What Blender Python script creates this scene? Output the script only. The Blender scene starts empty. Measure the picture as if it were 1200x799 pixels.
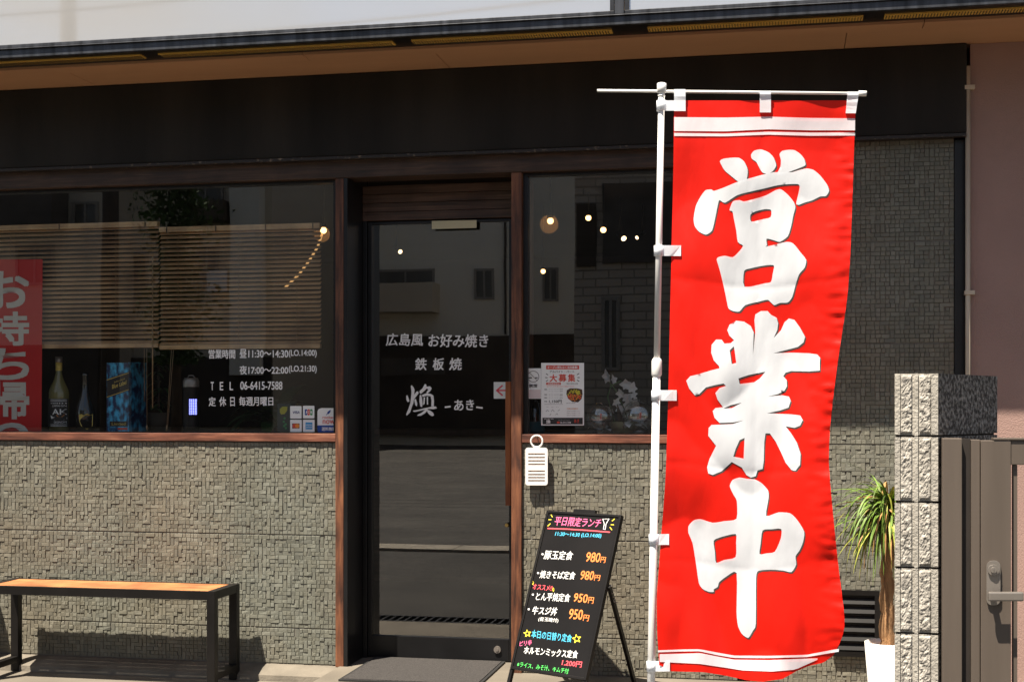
import bpy, bmesh, math, random
from mathutils import Vector, Matrix, noise
from mathutils.geometry import tessellate_polygon, delaunay_2d_cdt
R = math.radians
random.seed(7)
S = bpy.context.scene
COL = S.collection

# ------------------------------------------------------------------ camera
F, XC, YH = 1600.0, 600.0, 478.0           # focal length and horizon in photo pixels (1200 x 799)
YAW = R(11.13); DC = 6.36; HC = 1.252      # camera: metres from the shop wall (plane y=0), height
cam = bpy.data.cameras.new('camera'); camo = bpy.data.objects.new('camera', cam); COL.objects.link(camo)
cam.sensor_width = 36; cam.lens = 36 * F / 1200
cam.shift_y = (YH - 399.5) / 1200
cam.clip_start = 0.05; cam.clip_end = 3000
camo.location = (0, -DC, HC); camo.rotation_euler = (R(90), 0, YAW)
S.camera = camo

# ------------------------------------------------------------------ sky, sun, exposure
SUN = Vector((0.25, 0.36, -1)).normalized()          # direction the light travels
w = bpy.data.worlds.new('World'); S.world = w; w.use_nodes = True
nt = w.node_tree; bg = nt.nodes['Background']
sky = nt.nodes.new('ShaderNodeTexSky'); sky.sky_type = 'NISHITA'; sky.sun_disc = False
sky.sun_elevation = math.asin(-SUN.z)
sky.sun_rotation = math.atan2(-SUN.x, -SUN.y)
tc = nt.nodes.new('ShaderNodeTexCoord'); mp = nt.nodes.new('ShaderNodeMapping')
mp.inputs['Scale'].default_value = (1.6, 1.6, 4.5)
ns = nt.nodes.new('ShaderNodeTexNoise'); ns.inputs['Scale'].default_value = 1.7; ns.inputs['Detail'].default_value = 7
rp = nt.nodes.new('ShaderNodeValToRGB'); rp.color_ramp.elements[0].position = .42; rp.color_ramp.elements[1].position = .62
mx = nt.nodes.new('ShaderNodeMix'); mx.data_type = 'RGBA'
mx.inputs[7].default_value = (3.4, 3.4, 3.5, 1)
nt.links.new(tc.outputs['Generated'], mp.inputs['Vector']); nt.links.new(mp.outputs[0], ns.inputs['Vector'])
nt.links.new(ns.outputs['Fac'], rp.inputs[0]); nt.links.new(rp.outputs[0], mx.inputs[0])
nt.links.new(sky.outputs[0], mx.inputs[6]); nt.links.new(mx.outputs[2], bg.inputs[0])
bg.inputs[1].default_value = 0.05
sl = bpy.data.lights.new('sun', 'SUN'); so = bpy.data.objects.new('sun', sl); COL.objects.link(so)
sl.energy = 5.0; sl.angle = R(0.53); sl.color = (1, .9, .765)
so.rotation_euler = SUN.to_track_quat('-Z', 'Y').to_euler(); so.location = (-3, -6, 12)
S.view_settings.view_transform = 'Standard'; S.view_settings.look = 'None'
S.view_settings.gamma = 1; S.view_settings.use_curve_mapping = False
S.view_settings.exposure = 1.32
S.cycles.max_bounces = 8; S.cycles.transparent_max_bounces = 16
S.cycles.sample_clamp_indirect = 4.0
S.cycles.caustics_reflective = False; S.cycles.caustics_refractive = False

# ------------------------------------------------------------------ pixel <-> world on real surfaces
CA, SA = math.cos(YAW), math.sin(YAW)
EYE = Vector((0, -DC, HC))
def ray(px, py):
    u = (px - XC) / F; v = (YH - py) / F
    return Vector((u * CA - SA, u * SA + CA, v))
def at(px, py, Y=0.0):                     # the point of the plane y = Y seen at a photo pixel
    d = ray(px, py); return EYE + d * ((Y + DC) / d.y)
def atz(px, py, z=0.0):                    # the point of the level z seen at a photo pixel
    d = ray(px, py); return EYE + d * ((z - HC) / d.z)
def aX(px, Y=0.0): return at(px, YH, Y).x
def aZ(px, py, Y=0.0): return at(px, py, Y).z
def mir(px, py, W):                        # the point across the street that the window glass shows at that pixel
    p = at(px, py, W); p.y = -p.y; return p

# ------------------------------------------------------------------ materials
MATS = {}
def newmat(name):
    m = bpy.data.materials.new(name); m.use_nodes = True
    t = m.node_tree; b = t.nodes['Principled BSDF']
    MATS[name] = m
    return m, t, b
def lk(t, a, b): t.links.new(a, b)
def mat(name, col, rough=.6, metal=0, var=.12, scale=8, bump=0, bscale=60, coat=0, spec=.5, stretch=(1,1,1), col2=None, detail=6, lo=.3, hi=.7):
    m, t, b = newmat(name)
    b.inputs['Roughness'].default_value = rough; b.inputs['Metallic'].default_value = metal
    b.inputs['Coat Weight'].default_value = coat; b.inputs['Specular IOR Level'].default_value = spec
    c = t.nodes.new('ShaderNodeTexCoord'); mpn = t.nodes.new('ShaderNodeMapping'); mpn.inputs['Scale'].default_value = stretch
    lk(t, c.outputs['Object'], mpn.inputs['Vector'])
    n = t.nodes.new('ShaderNodeTexNoise'); n.inputs['Scale'].default_value = scale; n.inputs['Detail'].default_value = detail
    lk(t, mpn.outputs[0], n.inputs['Vector'])
    r = t.nodes.new('ShaderNodeValToRGB')
    c1 = [max(0, x * (1 - var)) for x in col]; c2 = col2 or [min(1, x * (1 + var)) for x in col]
    r.color_ramp.elements[0].position = lo; r.color_ramp.elements[1].position = hi
    r.color_ramp.elements[0].color = (*c1, 1); r.color_ramp.elements[1].color = (*c2, 1)
    lk(t, n.outputs['Fac'], r.inputs[0]); lk(t, r.outputs[0], b.inputs['Base Color'])
    if bump:
        n2 = t.nodes.new('ShaderNodeTexNoise'); n2.inputs['Scale'].default_value = bscale; n2.inputs['Detail'].default_value = 5
        lk(t, mpn.outputs[0], n2.inputs['Vector'])
        bn = t.nodes.new('ShaderNodeBump'); bn.inputs['Strength'].default_value = bump; bn.inputs['Distance'].default_value = .01
        lk(t, n2.outputs['Fac'], bn.inputs['Height']); lk(t, bn.outputs[0], b.inputs['Normal'])
    return m
def wood(name, dark, mid, light, stretch, rough=.55, scale=9):
    m, t, b = newmat(name); b.inputs['Roughness'].default_value = rough
    c = t.nodes.new('ShaderNodeTexCoord'); mpn = t.nodes.new('ShaderNodeMapping'); mpn.inputs['Scale'].default_value = stretch
    lk(t, c.outputs['Object'], mpn.inputs['Vector'])
    n = t.nodes.new('ShaderNodeTexNoise'); n.inputs['Scale'].default_value = scale; n.inputs['Detail'].default_value = 9; n.inputs['Roughness'].default_value = .62
    n.inputs['Distortion'].default_value = .6
    lk(t, mpn.outputs[0], n.inputs['Vector'])
    r = t.nodes.new('ShaderNodeValToRGB'); e = r.color_ramp.elements
    e[0].position = .3; e[0].color = (*dark, 1); e[1].position = .72; e[1].color = (*light, 1)
    k = e.new(.5); k.color = (*mid, 1)
    lk(t, n.outputs['Fac'], r.inputs[0])
    n3 = t.nodes.new('ShaderNodeTexNoise'); n3.inputs['Scale'].default_value = 5; n3.inputs['Detail'].default_value = 8
    lk(t, c.outputs['Object'], n3.inputs['Vector'])
    r3 = t.nodes.new('ShaderNodeValToRGB'); r3.color_ramp.elements[0].position = .4; r3.color_ramp.elements[1].position = .66
    lk(t, n3.outputs['Fac'], r3.inputs[0])
    mxx = t.nodes.new('ShaderNodeMix'); mxx.data_type = 'RGBA'; mxx.blend_type = 'MULTIPLY'
    mxx.inputs[7].default_value = (.5, .45, .45, 1)
    lk(t, r3.outputs[0], mxx.inputs[0]); lk(t, r.outputs[0], mxx.inputs[6]); lk(t, mxx.outputs[2], b.inputs['Base Color'])
    bn = t.nodes.new('ShaderNodeBump'); bn.inputs['Strength'].default_value = .35; bn.inputs['Distance'].default_value = .004
    lk(t, n.outputs['Fac'], bn.inputs['Height']); lk(t, bn.outputs[0], b.inputs['Normal'])
    return m
def glass(name, refl=.075, tint=(.97, .985, .975), rough=0.0, wav=0.0):
    m, t, b = newmat(name); t.nodes.remove(b); o = t.nodes['Material Output']
    lw = t.nodes.new('ShaderNodeLayerWeight'); lw.inputs['Blend'].default_value = .5
    p = t.nodes.new('ShaderNodeMath'); p.operation = 'POWER'; p.inputs[1].default_value = 4.0
    lk(t, lw.outputs['Facing'], p.inputs[0])
    a = t.nodes.new('ShaderNodeMath'); a.operation = 'MULTIPLY_ADD'; a.inputs[1].default_value = 1 - refl; a.inputs[2].default_value = refl
    lk(t, p.outputs[0], a.inputs[0])
    tr = t.nodes.new('ShaderNodeBsdfTransparent'); tr.inputs[0].default_value = (*tint, 1)
    g = t.nodes.new('ShaderNodeBsdfGlossy'); g.inputs['Roughness'].default_value = rough
    if wav:
        c = t.nodes.new('ShaderNodeTexCoord'); n = t.nodes.new('ShaderNodeTexNoise'); n.inputs['Scale'].default_value = 1.6; n.inputs['Detail'].default_value = 1
        lk(t, c.outputs['Object'], n.inputs['Vector'])
        bn = t.nodes.new('ShaderNodeBump'); bn.inputs['Strength'].default_value = wav; bn.inputs['Distance'].default_value = .01
        lk(t, n.outputs['Fac'], bn.inputs['Height']); lk(t, bn.outputs[0], g.inputs['Normal'])
    ms = t.nodes.new('ShaderNodeMixShader')
    lk(t, a.outputs[0], ms.inputs[0]); lk(t, tr.outputs[0], ms.inputs[1]); lk(t, g.outputs[0], ms.inputs[2]); lk(t, ms.outputs[0], o.inputs[0])
    return m
def emis(name, col, s):
    m, t, b = newmat(name)
    b.inputs['Base Color'].default_value = (*col, 1)
    b.inputs['Emission Color'].default_value = (*col, 1); b.inputs['Emission Strength'].default_value = s
    return m
def cloth(name, col, transl=.3, rough=.55, sheen=0):
    m, t, b = newmat(name); o = t.nodes['Material Output']
    b.inputs['Base Color'].default_value = (*col, 1); b.inputs['Roughness'].default_value = rough
    b.inputs['Sheen Weight'].default_value = sheen; b.inputs['Specular IOR Level'].default_value = .22
    tl = t.nodes.new('ShaderNodeBsdfTranslucent'); tl.inputs[0].default_value = (*col, 1)
    ms = t.nodes.new('ShaderNodeMixShader'); ms.inputs[0].default_value = transl
    c = t.nodes.new('ShaderNodeTexCoord'); n = t.nodes.new('ShaderNodeTexNoise'); n.inputs['Scale'].default_value = 22; n.inputs['Detail'].default_value = 3
    mpn = t.nodes.new('ShaderNodeMapping'); mpn.inputs['Scale'].default_value = (1, 1, .35); mpn.inputs['Rotation'].default_value = (0, .5, 0)
    lk(t, c.outputs['Object'], mpn.inputs[0]); lk(t, mpn.outputs[0], n.inputs['Vector'])
    bn = t.nodes.new('ShaderNodeBump'); bn.inputs['Strength'].default_value = .12; bn.inputs['Distance'].default_value = .02
    lk(t, n.outputs['Fac'], bn.inputs['Height']); lk(t, bn.outputs[0], b.inputs['Normal'])
    lk(t, b.outputs[0], ms.inputs[1]); lk(t, tl.outputs[0], ms.inputs[2]); lk(t, ms.outputs[0], o.inputs[0])
    return m
def island(name, base, spread=.35, rough=.7, noise_amt=.25, bump=.15):
    """stone chips: every chip (mesh island) has its own tone"""
    m, t, b = newmat(name); b.inputs['Roughness'].default_value = rough
    g = t.nodes.new('ShaderNodeNewGeometry'); r = t.nodes.new('ShaderNodeValToRGB')
    r.color_ramp.elements[0].color = (*[x * (1 - spread) for x in base], 1); r.color_ramp.elements[1].color = (*[x * (1 + spread) for x in base], 1)
    k = r.color_ramp.elements.new(.5); k.color = (base[0], base[1] * .97, base[2] * .92, 1)
    lk(t, g.outputs['Random Per Island'], r.inputs[0])
    c = t.nodes.new('ShaderNodeTexCoord'); n = t.nodes.new('ShaderNodeTexNoise'); n.inputs['Scale'].default_value = 3; n.inputs['Detail'].default_value = 9
    n.inputs['Roughness'].default_value = .7
    lk(t, c.outputs['Object'], n.inputs['Vector'])
    r2 = t.nodes.new('ShaderNodeValToRGB'); r2.color_ramp.elements[0].position = .3; r2.color_ramp.elements[1].position = .7
    v = 1 - noise_amt; r2.color_ramp.elements[0].color = (v, v, v * .97, 1); r2.color_ramp.elements[1].color = (1, 1, 1, 1)
    lk(t, n.outputs['Fac'], r2.inputs[0])
    q = t.nodes.new('ShaderNodeMix'); q.data_type = 'RGBA'; q.blend_type = 'MULTIPLY'; q.inputs[0].default_value = 1
    lk(t, r.outputs[0], q.inputs[6]); lk(t, r2.outputs[0], q.inputs[7]); lk(t, q.outputs[2], b.inputs['Base Color'])
    n4 = t.nodes.new('ShaderNodeTexNoise'); n4.inputs['Scale'].default_value = 1.1; n4.inputs['Detail'].default_value = 5
    lk(t, c.outputs['Object'], n4.inputs['Vector'])
    r4 = t.nodes.new('ShaderNodeValToRGB'); r4.color_ramp.elements[0].position = .38; r4.color_ramp.elements[1].position = .62
    r4.color_ramp.elements[0].color = (1.0, .95, .86, 1); r4.color_ramp.elements[1].color = (.9, .97, .95, 1)
    lk(t, n4.outputs['Fac'], r4.inputs[0])
    q4 = t.nodes.new('ShaderNodeMix'); q4.data_type = 'RGBA'; q4.blend_type = 'MULTIPLY'; q4.inputs[0].default_value = 1
    lk(t, q.outputs[2], q4.inputs[6]); lk(t, r4.outputs[0], q4.inputs[7]); lk(t, q4.outputs[2], b.inputs['Base Color'])
    n2 = t.nodes.new('ShaderNodeTexNoise'); n2.inputs['Scale'].default_value = 160
    lk(t, c.outputs['Object'], n2.inputs['Vector'])
    bn = t.nodes.new('ShaderNodeBump'); bn.inputs['Strength'].default_value = bump; bn.inputs['Distance'].default_value = .004
    lk(t, n2.outputs['Fac'], bn.inputs['Height']); lk(t, bn.outputs[0], b.inputs['Normal'])
    return m

def brick(name, c1, c2, mortar, scale, bw, rh):
    m, t, b = newmat(name); b.inputs['Roughness'].default_value = .8
    c = t.nodes.new('ShaderNodeTexCoord'); mpn = t.nodes.new('ShaderNodeMapping'); mpn.inputs['Rotation'].default_value = (R(90), 0, 0)
    bk = t.nodes.new('ShaderNodeTexBrick'); bk.inputs['Scale'].default_value = scale
    bk.inputs['Brick Width'].default_value = bw; bk.inputs['Row Height'].default_value = rh
    bk.inputs['Color1'].default_value = (*c1, 1); bk.inputs['Color2'].default_value = (*c2, 1); bk.inputs['Mortar'].default_value = (*mortar, 1)
    lk(t, c.outputs['Object'], mpn.inputs[0]); lk(t, mpn.outputs[0], bk.inputs['Vector']); lk(t, bk.outputs['Color'], b.inputs['Base Color'])
    return m

M_tile = island('stone_mosaic_siding', (.205, .196, .168), .16, noise_amt=.3)
M_joint = mat('siding_backing', (.17, .16, .135), .85)
M_woodV = wood('weathered_wood_upright', (.035, .015, .009), (.15, .055, .026), (.31, .125, .055), (5, 5, .5))
M_woodH = wood('weathered_wood_level', (.06, .022, .014), (.2, .07, .04), (.33, .15, .09), (.5, 5, 5))
M_lintel = wood('dark_stained_wood', (.022, .012, .007), (.056, .03, .019), (.12, .068, .042), (.35, 5, 7), .6)
M_board = wood('transom_boards', (.03, .016, .010), (.10, .055, .036), (.2, .12, .08), (.3, 3, 9), .6, 7)
M_handle = wood('orange_wood', (.24, .06, .02), (.38, .11, .03), (.48, .16, .05), (6, 6, .5), .4)
M_black = mat('black_frame_metal', (.012, .012, .013), .35, .3, .3, 5)
M_beam = mat('black_painted_beam', (.021, .018, .0145), .55, 0, .45, 2.2, .15, 30, spec=.2, stretch=(1.6, 1, .3))
M_beamchip = mat('beam_edge_trim', (.02, .013, .01), .5, 0, .3, 40, .3, 60, col2=(.28, .22, .16), lo=.6, hi=.78, stretch=(1, 1, 1))
M_soffit = mat('brown_soffit', (.5, .28, .155), .65, 0, .12, 1.3, .1, 25, stretch=(.4, 2, 1))
M_fascia = mat('dark_fascia_metal', (.055, .059, .068), .42, .5, .5, 6, stretch=(6, 1, .6))
M_vent = mat('yellow_vent_strip', (.75, .47, .10), .5, 0, .25, 300)
M_frost = mat('milky_balcony_panel', (.42, .42, .42), .06, 0, .03, .6, coat=1.0); M_frost.node_tree.nodes['Principled BSDF'].inputs['Coat IOR'].default_value = 3.2
M_mauve = mat('mauve_stucco', (.35, .228, .195), .9, 0, .08, 3, .3, 190)
M_cream = mat('cream_pipe', (.55, .47, .36), .5, 0, .1, 5)
M_concrete = mat('pale_concrete', (.155, .135, .105), .85, 0, .24, 3.2, .25, 90, lo=.25, hi=.75)
M_ledge = mat('mortar_ledge', (.155, .136, .107), .88, 0, .25, 7, .35, 60)
M_asphalt = mat('asphalt', (.038, .035, .030), .9, 0, .3, 1.2, .5, 140)
M_asphalt2 = mat('older_asphalt', (.05, .046, .039), .9, 0, .35, .9, .5, 140)
M_kerb = mat('kerb_concrete', (.27, .24, .19), .85, 0, .15, 4, .2, 50)
M_iron = mat('grate_iron', (.03, .03, .03), .5, .6, .3, 20)
M_mat = mat('charcoal_mat_pile', (.055, .05, .047), .95, 0, .45, 160, .9, 350)
M_mated = mat('black_rubber', (.015, .015, .015), .7)
M_glass = glass('window_glass', .165, wav=.035)
M_dglass = glass('door_glass', .22, (.8, .82, .8), wav=.035)
M_clear = glass('clear_glass', .34, (.94, .95, .93))
M_white = mat('white_plastic', (.82, .81, .79), .35, 0, .02, 4)
M_paper = mat('white_paper', (.9, .92, .9), .6, 0, .02, 4)
M_vinyl = mat('white_vinyl_letters', (.95, .95, .94), .5, 0, .02, 4)
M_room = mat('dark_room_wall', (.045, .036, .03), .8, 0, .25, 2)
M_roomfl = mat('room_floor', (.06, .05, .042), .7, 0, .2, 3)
M_shelf = wood('window_shelf_wood', (.05, .03, .02), (.12, .075, .05), (.2, .13, .09), (.5, 5, 5))
M_blind = wood('bamboo_slat', (.44, .25, .115), (.62, .38, .19), (.72, .48, .27), (.35, 4, 9), .4)
M_blindr = wood('bamboo_rail', (.5, .31, .15), (.62, .42, .22), (.7, .5, .3), (.35, 4, 9), .4)
M_cord = mat('tan_cord', (.3, .2, .11), .8)
M_red = cloth('red_flag_cloth', (.9, .013, .004), .28, .42); MATS['red_flag_cloth'].node_tree.nodes['Principled BSDF'].inputs['Specular IOR Level'].default_value = .4
M_flagw = cloth('white_flag_print', (.9, .93, .98), .3, .5)
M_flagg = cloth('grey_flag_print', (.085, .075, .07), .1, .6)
M_pole = mat('white_pole_plastic', (.84, .83, .80), .3, 0, .02, 6)
M_benchw = wood('orange_bench_board', (.42, .165, .055), (.5, .205, .075), (.56, .25, .105), (.4, 6, 6), .5)
M_benchb = mat('black_bench_steel', (.008, .007, .0065), .45, 0, .3, 8, spec=.25)
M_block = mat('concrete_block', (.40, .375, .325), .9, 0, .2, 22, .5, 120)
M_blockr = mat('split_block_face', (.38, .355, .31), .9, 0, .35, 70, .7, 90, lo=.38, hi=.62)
M_blockd = mat('dark_speckled_block', (.085, .08, .072), .95, 0, .4, 80, .9, 140, col2=(.5, .48, .44), lo=.42, hi=.78)
M_groove = mat('mortar_joint', (.04, .032, .026), .95)
M_gate = mat('bronze_gate_metal', (.13, .105, .085), .45, .2, .12, 3, stretch=(6, 6, .4))
M_gated = mat('dark_gate_gap', (.03, .024, .02), .6, .2)
M_steel = mat('brushed_steel', (.3, .27, .24), .38, .6, .1, 10)
M_pot = mat('white_pot', (.8, .78, .74), .4, 0, .03, 5)
M_soil = mat('bark_mulch', (.28, .14, .06), .95, 0, .5, 60, .8, 80)
M_trunk = mat('palm_trunk', (.36, .2, .09), .9, 0, .5, 9, .8, 50, stretch=(6, 6, .6))
M_leaf = mat('narrow_leaf', (.12, .2, .03), .5, 0, .5, 30)
M_leaf2 = mat('yellow_leaf', (.3, .32, .05), .5, 0, .3, 30)
M_leaf3 = mat('dry_leaf', (.45, .24, .09), .6, 0, .3, 30)
M_bigleaf = mat('broad_leaf', (.05, .12, .035), .4, 0, .4, 6)
M_chalk = mat('blackboard', (.008, .0072, .0072), .5, 0, .3, 4, spec=.2)
def flat(name, c): return mat(name, c, .7, 0, .03, 3)
M_cpink = flat('chalk_pink', (.9, .16, .36)); M_ccy = flat('chalk_cyan', (.08, .55, .8)); M_cwh = flat('chalk_white', (.85, .85, .83))
M_cor = flat('chalk_orange', (.95, .27, .06)); M_cred = flat('chalk_red', (.85, .10, .13)); M_cye = flat('chalk_yellow', (.9, .75, .06)); M_cgr = flat('chalk_green', (.1, .7, .14))
M_prred = flat('print_red', (.72, .085, .05)); M_prblk = flat('print_black', (.03, .03, .03)); M_prgrey = flat('print_grey', (.3, .3, .3))
M_prblue = flat('print_blue', (.015, .07, .33)); M_prlb = flat('print_light_blue', (.04, .35, .7)); M_proran = flat('print_orange', (.85, .3, .05)); M_prgreen = flat('print_green', (.03, .35, .1))
M_prnavy = flat('print_navy', (.03, .04, .2)); M_gold = mat('gold_print', (.75, .55, .13), .45, .1)
M_pryell = flat('print_yellow', (.62, .58, .05)); M_pink = flat('pale_pink_card', (.72, .62, .62))
M_tape = mat('cream_tape', (.62, .56, .36), .6)
M_halo = emis('halo_glow', (1, .6, .25), .10); M_halo.node_tree.nodes['Principled BSDF'].inputs['Alpha'].default_value = .14
M_bulb = emis('warm_bulb', (1, .55, .2), 2.4); M_spot = emis('spot_lamp_face', (1, .65, .35), 2.4)
M_zap = emis('violet_tube', (.2, .22, 1), 1.6)
M_brass = mat('brass', (.6, .42, .15), .3, .9)
M_bottle = mat('green_bottle_glass', (.2, .18, .06), .08, 0, .1, 5, coat=1)
M_bottled = mat('dark_bottle_glass', (.008, .009, .008), .08, 0, .1, 5, coat=1)
M_label = mat('bottle_label_black', (.05, .05, .05), .5, 0, .6, 130, col2=(.45, .45, .43), lo=.55, hi=.6)
M_petal = cloth('white_petal', (.92, .93, .9), .35)
M_stem = flat('green_stem', (.05, .13, .03))
M_kraft = flat('kraft_paper', (.28, .26, .12))
M_brownleaf = flat('brown_leaf', (.07, .035, .02))
M_boxblue = mat('blue_swirl_card', (.015, .05, .2), .35, 0, .5, 26, col2=(.08, .55, .9), lo=.42, hi=.62, stretch=(1.6, 1, .8))
M_boxdark = flat('dark_card', (.02, .018, .018))
M_teal = flat('dark_teal_card', (.01, .035, .04))
M_opp = mat('cream_render', (.85, .81, .70), .85, 0, .06, .3)
M_opp2 = mat('beige_render', (.66, .58, .46), .85, 0, .1, .3)
M_oppd = mat('brown_cladding', (.085, .066, .05), .8, 0, .3, 1)
M_oppglass = mat('far_window_glass', (.14, .135, .12), .2, 0, .35, .8); M_oppf = mat('far_window_frame', (.34, .31, .27), .5)
M_oppbrick = brick('pale_brick', (.6, .52, .42), (.5, .43, .35), (.3, .26, .21), 1.0, .6, .2)
M_roof = mat('slate_roof', (.12, .105, .09), .8, 0, .3, 2)
M_car = mat('black_car_paint', (.012, .012, .012), .45, 0, .1, 2)
M_tyre = flat('tyre_rubber', (.02, .02, .02))
M_crown = mat('tree_leaves', (.05, .10, .03), .6, 0, .5, 2)
M_bark = mat('tree_bark', (.12, .08, .05), .9, 0, .3, 5)

# ------------------------------------------------------------------ mesh builder
def root_off(p):
    v = Vector((0, 0, 0))
    while p is not None:
        v = v + p.location; p = p.parent
    return v
class MB:
    def __init__(s): s.v = []; s.f = []; s.m = []; s.sm = []
    def add(s, vs, fs, m=0, smooth=False):
        o = len(s.v); s.v += [Vector(p) for p in vs]
        for f in fs: s.f.append([i + o for i in f]); s.m.append(m); s.sm.append(smooth)
        return s
    def box(s, x0, x1, y0, y1, z0, z1, m=0):
        if x0 > x1: x0, x1 = x1, x0
        if y0 > y1: y0, y1 = y1, y0
        if z0 > z1: z0, z1 = z1, z0
        vs = [(x, y, z) for z in (z0, z1) for y in (y0, y1) for x in (x0, x1)]
        return s.add(vs, [(0, 2, 3, 1), (4, 5, 7, 6), (0, 1, 5, 4), (2, 6, 7, 3), (0, 4, 6, 2), (1, 3, 7, 5)], m)
    def obox(s, c, ax, ay, az, m=0):               # oriented box, half-vectors
        c, ax, ay, az = map(Vector, (c, ax, ay, az))
        vs = [c + ax * i + ay * j + az * k for k in (-1, 1) for j in (-1, 1) for i in (-1, 1)]
        return s.add(vs, [(0, 2, 3, 1), (4, 5, 7, 6), (0, 1, 5, 4), (2, 6, 7, 3), (0, 4, 6, 2), (1, 3, 7, 5)], m)
    def bar(s, p, q, wx, wy, m=0, up=(0, 0, 1)):   # rectangular bar from p to q
        p, q = Vector(p), Vector(q); d = (q - p); L = d.length; d.normalize()
        u = Vector(up)
        if abs(d.dot(u)) > .98: u = Vector((0, 1, 0))
        a = d.cross(u).normalized(); b = a.cross(d).normalized()
        return s.obox((p + q) / 2, d * L / 2, a * wx / 2, b * wy / 2, m)
    def tube(s, pts, r, n=8, m=0, cap=True):
        pts = [Vector(p) for p in pts]; N = len(pts); rs = r if isinstance(r, (list, tuple)) else [r] * N
        o = len(s.v); prev = None
        for i, p in enumerate(pts):
            d = (pts[min(i + 1, N - 1)] - pts[max(i - 1, 0)]).normalized()
            if prev is None:
                a = d.cross(Vector((0, 0, 1)));
                if a.length < .05: a = d.cross(Vector((1, 0, 0)))
            else: a = prev - d * prev.dot(d)
            a.normalize(); prev = a; b = d.cross(a)
            for k in range(n):
                t = 2 * math.pi * k / n
                s.v.append(p + (a * math.cos(t) + b * math.sin(t)) * rs[i])
        for i in range(N - 1):
            for k in range(n):
                s.f.append([o + i * n + k, o + i * n + (k + 1) % n, o + (i + 1) * n + (k + 1) % n, o + (i + 1) * n + k]); s.m.append(m); s.sm.append(True)
        if cap:
            s.f.append([o + k for k in range(n)][::-1]); s.m.append(m); s.sm.append(False)
            s.f.append([o + (N - 1) * n + k for k in range(n)]); s.m.append(m); s.sm.append(False)
        return s
    def lathe(s, prof, c, n=24, m=0):
        o = len(s.v); c = Vector(c); N = len(prof)
        for (r, z) in prof:
            for k in range(n):
                t = 2 * math.pi * k / n
                s.v.append(c + Vector((r * math.cos(t), r * math.sin(t), z)))
        for i in range(N - 1):
            for k in range(n):
                s.f.append([o + i * n + k, o + i * n + (k + 1) % n, o + (i + 1) * n + (k + 1) % n, o + (i + 1) * n + k]); s.m.append(m); s.sm.append(True)
        return s
    def prism(s, pts, off, m=0):                   # polygon swept by a vector
        pts = [Vector(p) for p in pts]; off = Vector(off); n = len(pts)
        s.add(pts + [p + off for p in pts], [list(range(n))[::-1], list(range(n, 2 * n))] + [(i, (i + 1) % n, n + (i + 1) % n, n + i) for i in range(n)], m)
        return s
    def tess(s, outer, holes, fn, m=0):            # flat polygon (pixel coordinates) with holes, mapped by fn
        loops = [[Vector((x, y, 0)) for x, y in outer]] + [[Vector((x, y, 0)) for x, y in h] for h in holes]
        allp = [p for l in loops for p in l]
        tris = tessellate_polygon(loops)
        out = []
        for t in tris:
            a, b, c = (allp[i] for i in t)
            cr = (b.x - a.x) * (c.y - a.y) - (b.y - a.y) * (c.x - a.x)
            if abs(cr) < 1e-9: continue
            out.append(t if cr < 0 else (t[0], t[2], t[1]))
        return s.add([fn(p.x, p.y) for p in allp], out, m)
    def build(s, name, mats, parent=None, bevel=0, smooth_all=False, origin=None, seg=2, clean=False):
        me = bpy.data.meshes.new(name)
        if not isinstance(mats, (list, tuple)): mats = [mats]
        if parent is not None: off = root_off(parent)
        elif origin is not None: off = Vector(origin)
        else:
            xs = [p.x for p in s.v]; ys = [p.y for p in s.v]; zs = [p.z for p in s.v]
            off = Vector(((min(xs) + max(xs)) / 2, (min(ys) + max(ys)) / 2, min(zs)))
        me.from_pydata([p - off for p in s.v], [], s.f)
        for mm in mats: me.materials.append(mm)
        for i, p in enumerate(me.polygons): p.material_index = s.m[i]; p.use_smooth = s.sm[i] or smooth_all
        if bevel or clean:
            b = bmesh.new(); b.from_mesh(me)
            if bevel:
                es = [e for e in b.edges if len(e.link_faces) == 2 and e.calc_face_angle(0) > .6]
                bmesh.ops.bevel(b, geom=es, offset=bevel, segments=seg, affect='EDGES', profile=.6, clamp_overlap=True)
            b.to_mesh(me); b.free()
        me.update()
        o = bpy.data.objects.new(name, me); COL.objects.link(o)
        if parent is not None: o.parent = parent
        else: o.location = off
        return o
def tag(o, label, cat, group=None):
    o['label'] = label; o['category'] = cat
    if group: o['group'] = group
    return o
def thing(name, loc, label, cat, group=None):
    o = bpy.data.objects.new(name, None); COL.objects.link(o); o.location = loc; o.empty_display_size = .1
    return tag(o, label, cat, group)
def struct(o): o['kind'] = 'structure'; return o

# ------------------------------------------------------------------ lettering
_tc = {}
def glyphs(s, bold=0.0):
    k = (s, bold)
    if k not in _tc:
        c = bpy.data.curves.new('t', 'FONT'); c.body = s; c.offset = bold; c.resolution_u = 4
        o = bpy.data.objects.new('t', c); COL.objects.link(o)
        bpy.context.view_layer.update()
        me = bpy.data.meshes.new_from_object(o.evaluated_get(bpy.context.evaluated_depsgraph_get()))
        vs = [(v.co.x, v.co.y) for v in me.vertices]; fs = [list(p.vertices) for p in me.polygons]
        bpy.data.objects.remove(o); bpy.data.curves.remove(c); bpy.data.meshes.remove(me)
        x0 = min(v[0] for v in vs); x1 = max(v[0] for v in vs); y0 = min(v[1] for v in vs); y1 = max(v[1] for v in vs)
        _tc[k] = ([((x - x0) / (x1 - x0), (y - y0) / max(1e-6, y1 - y0)) for x, y in vs], fs)
    return _tc[k]
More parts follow.
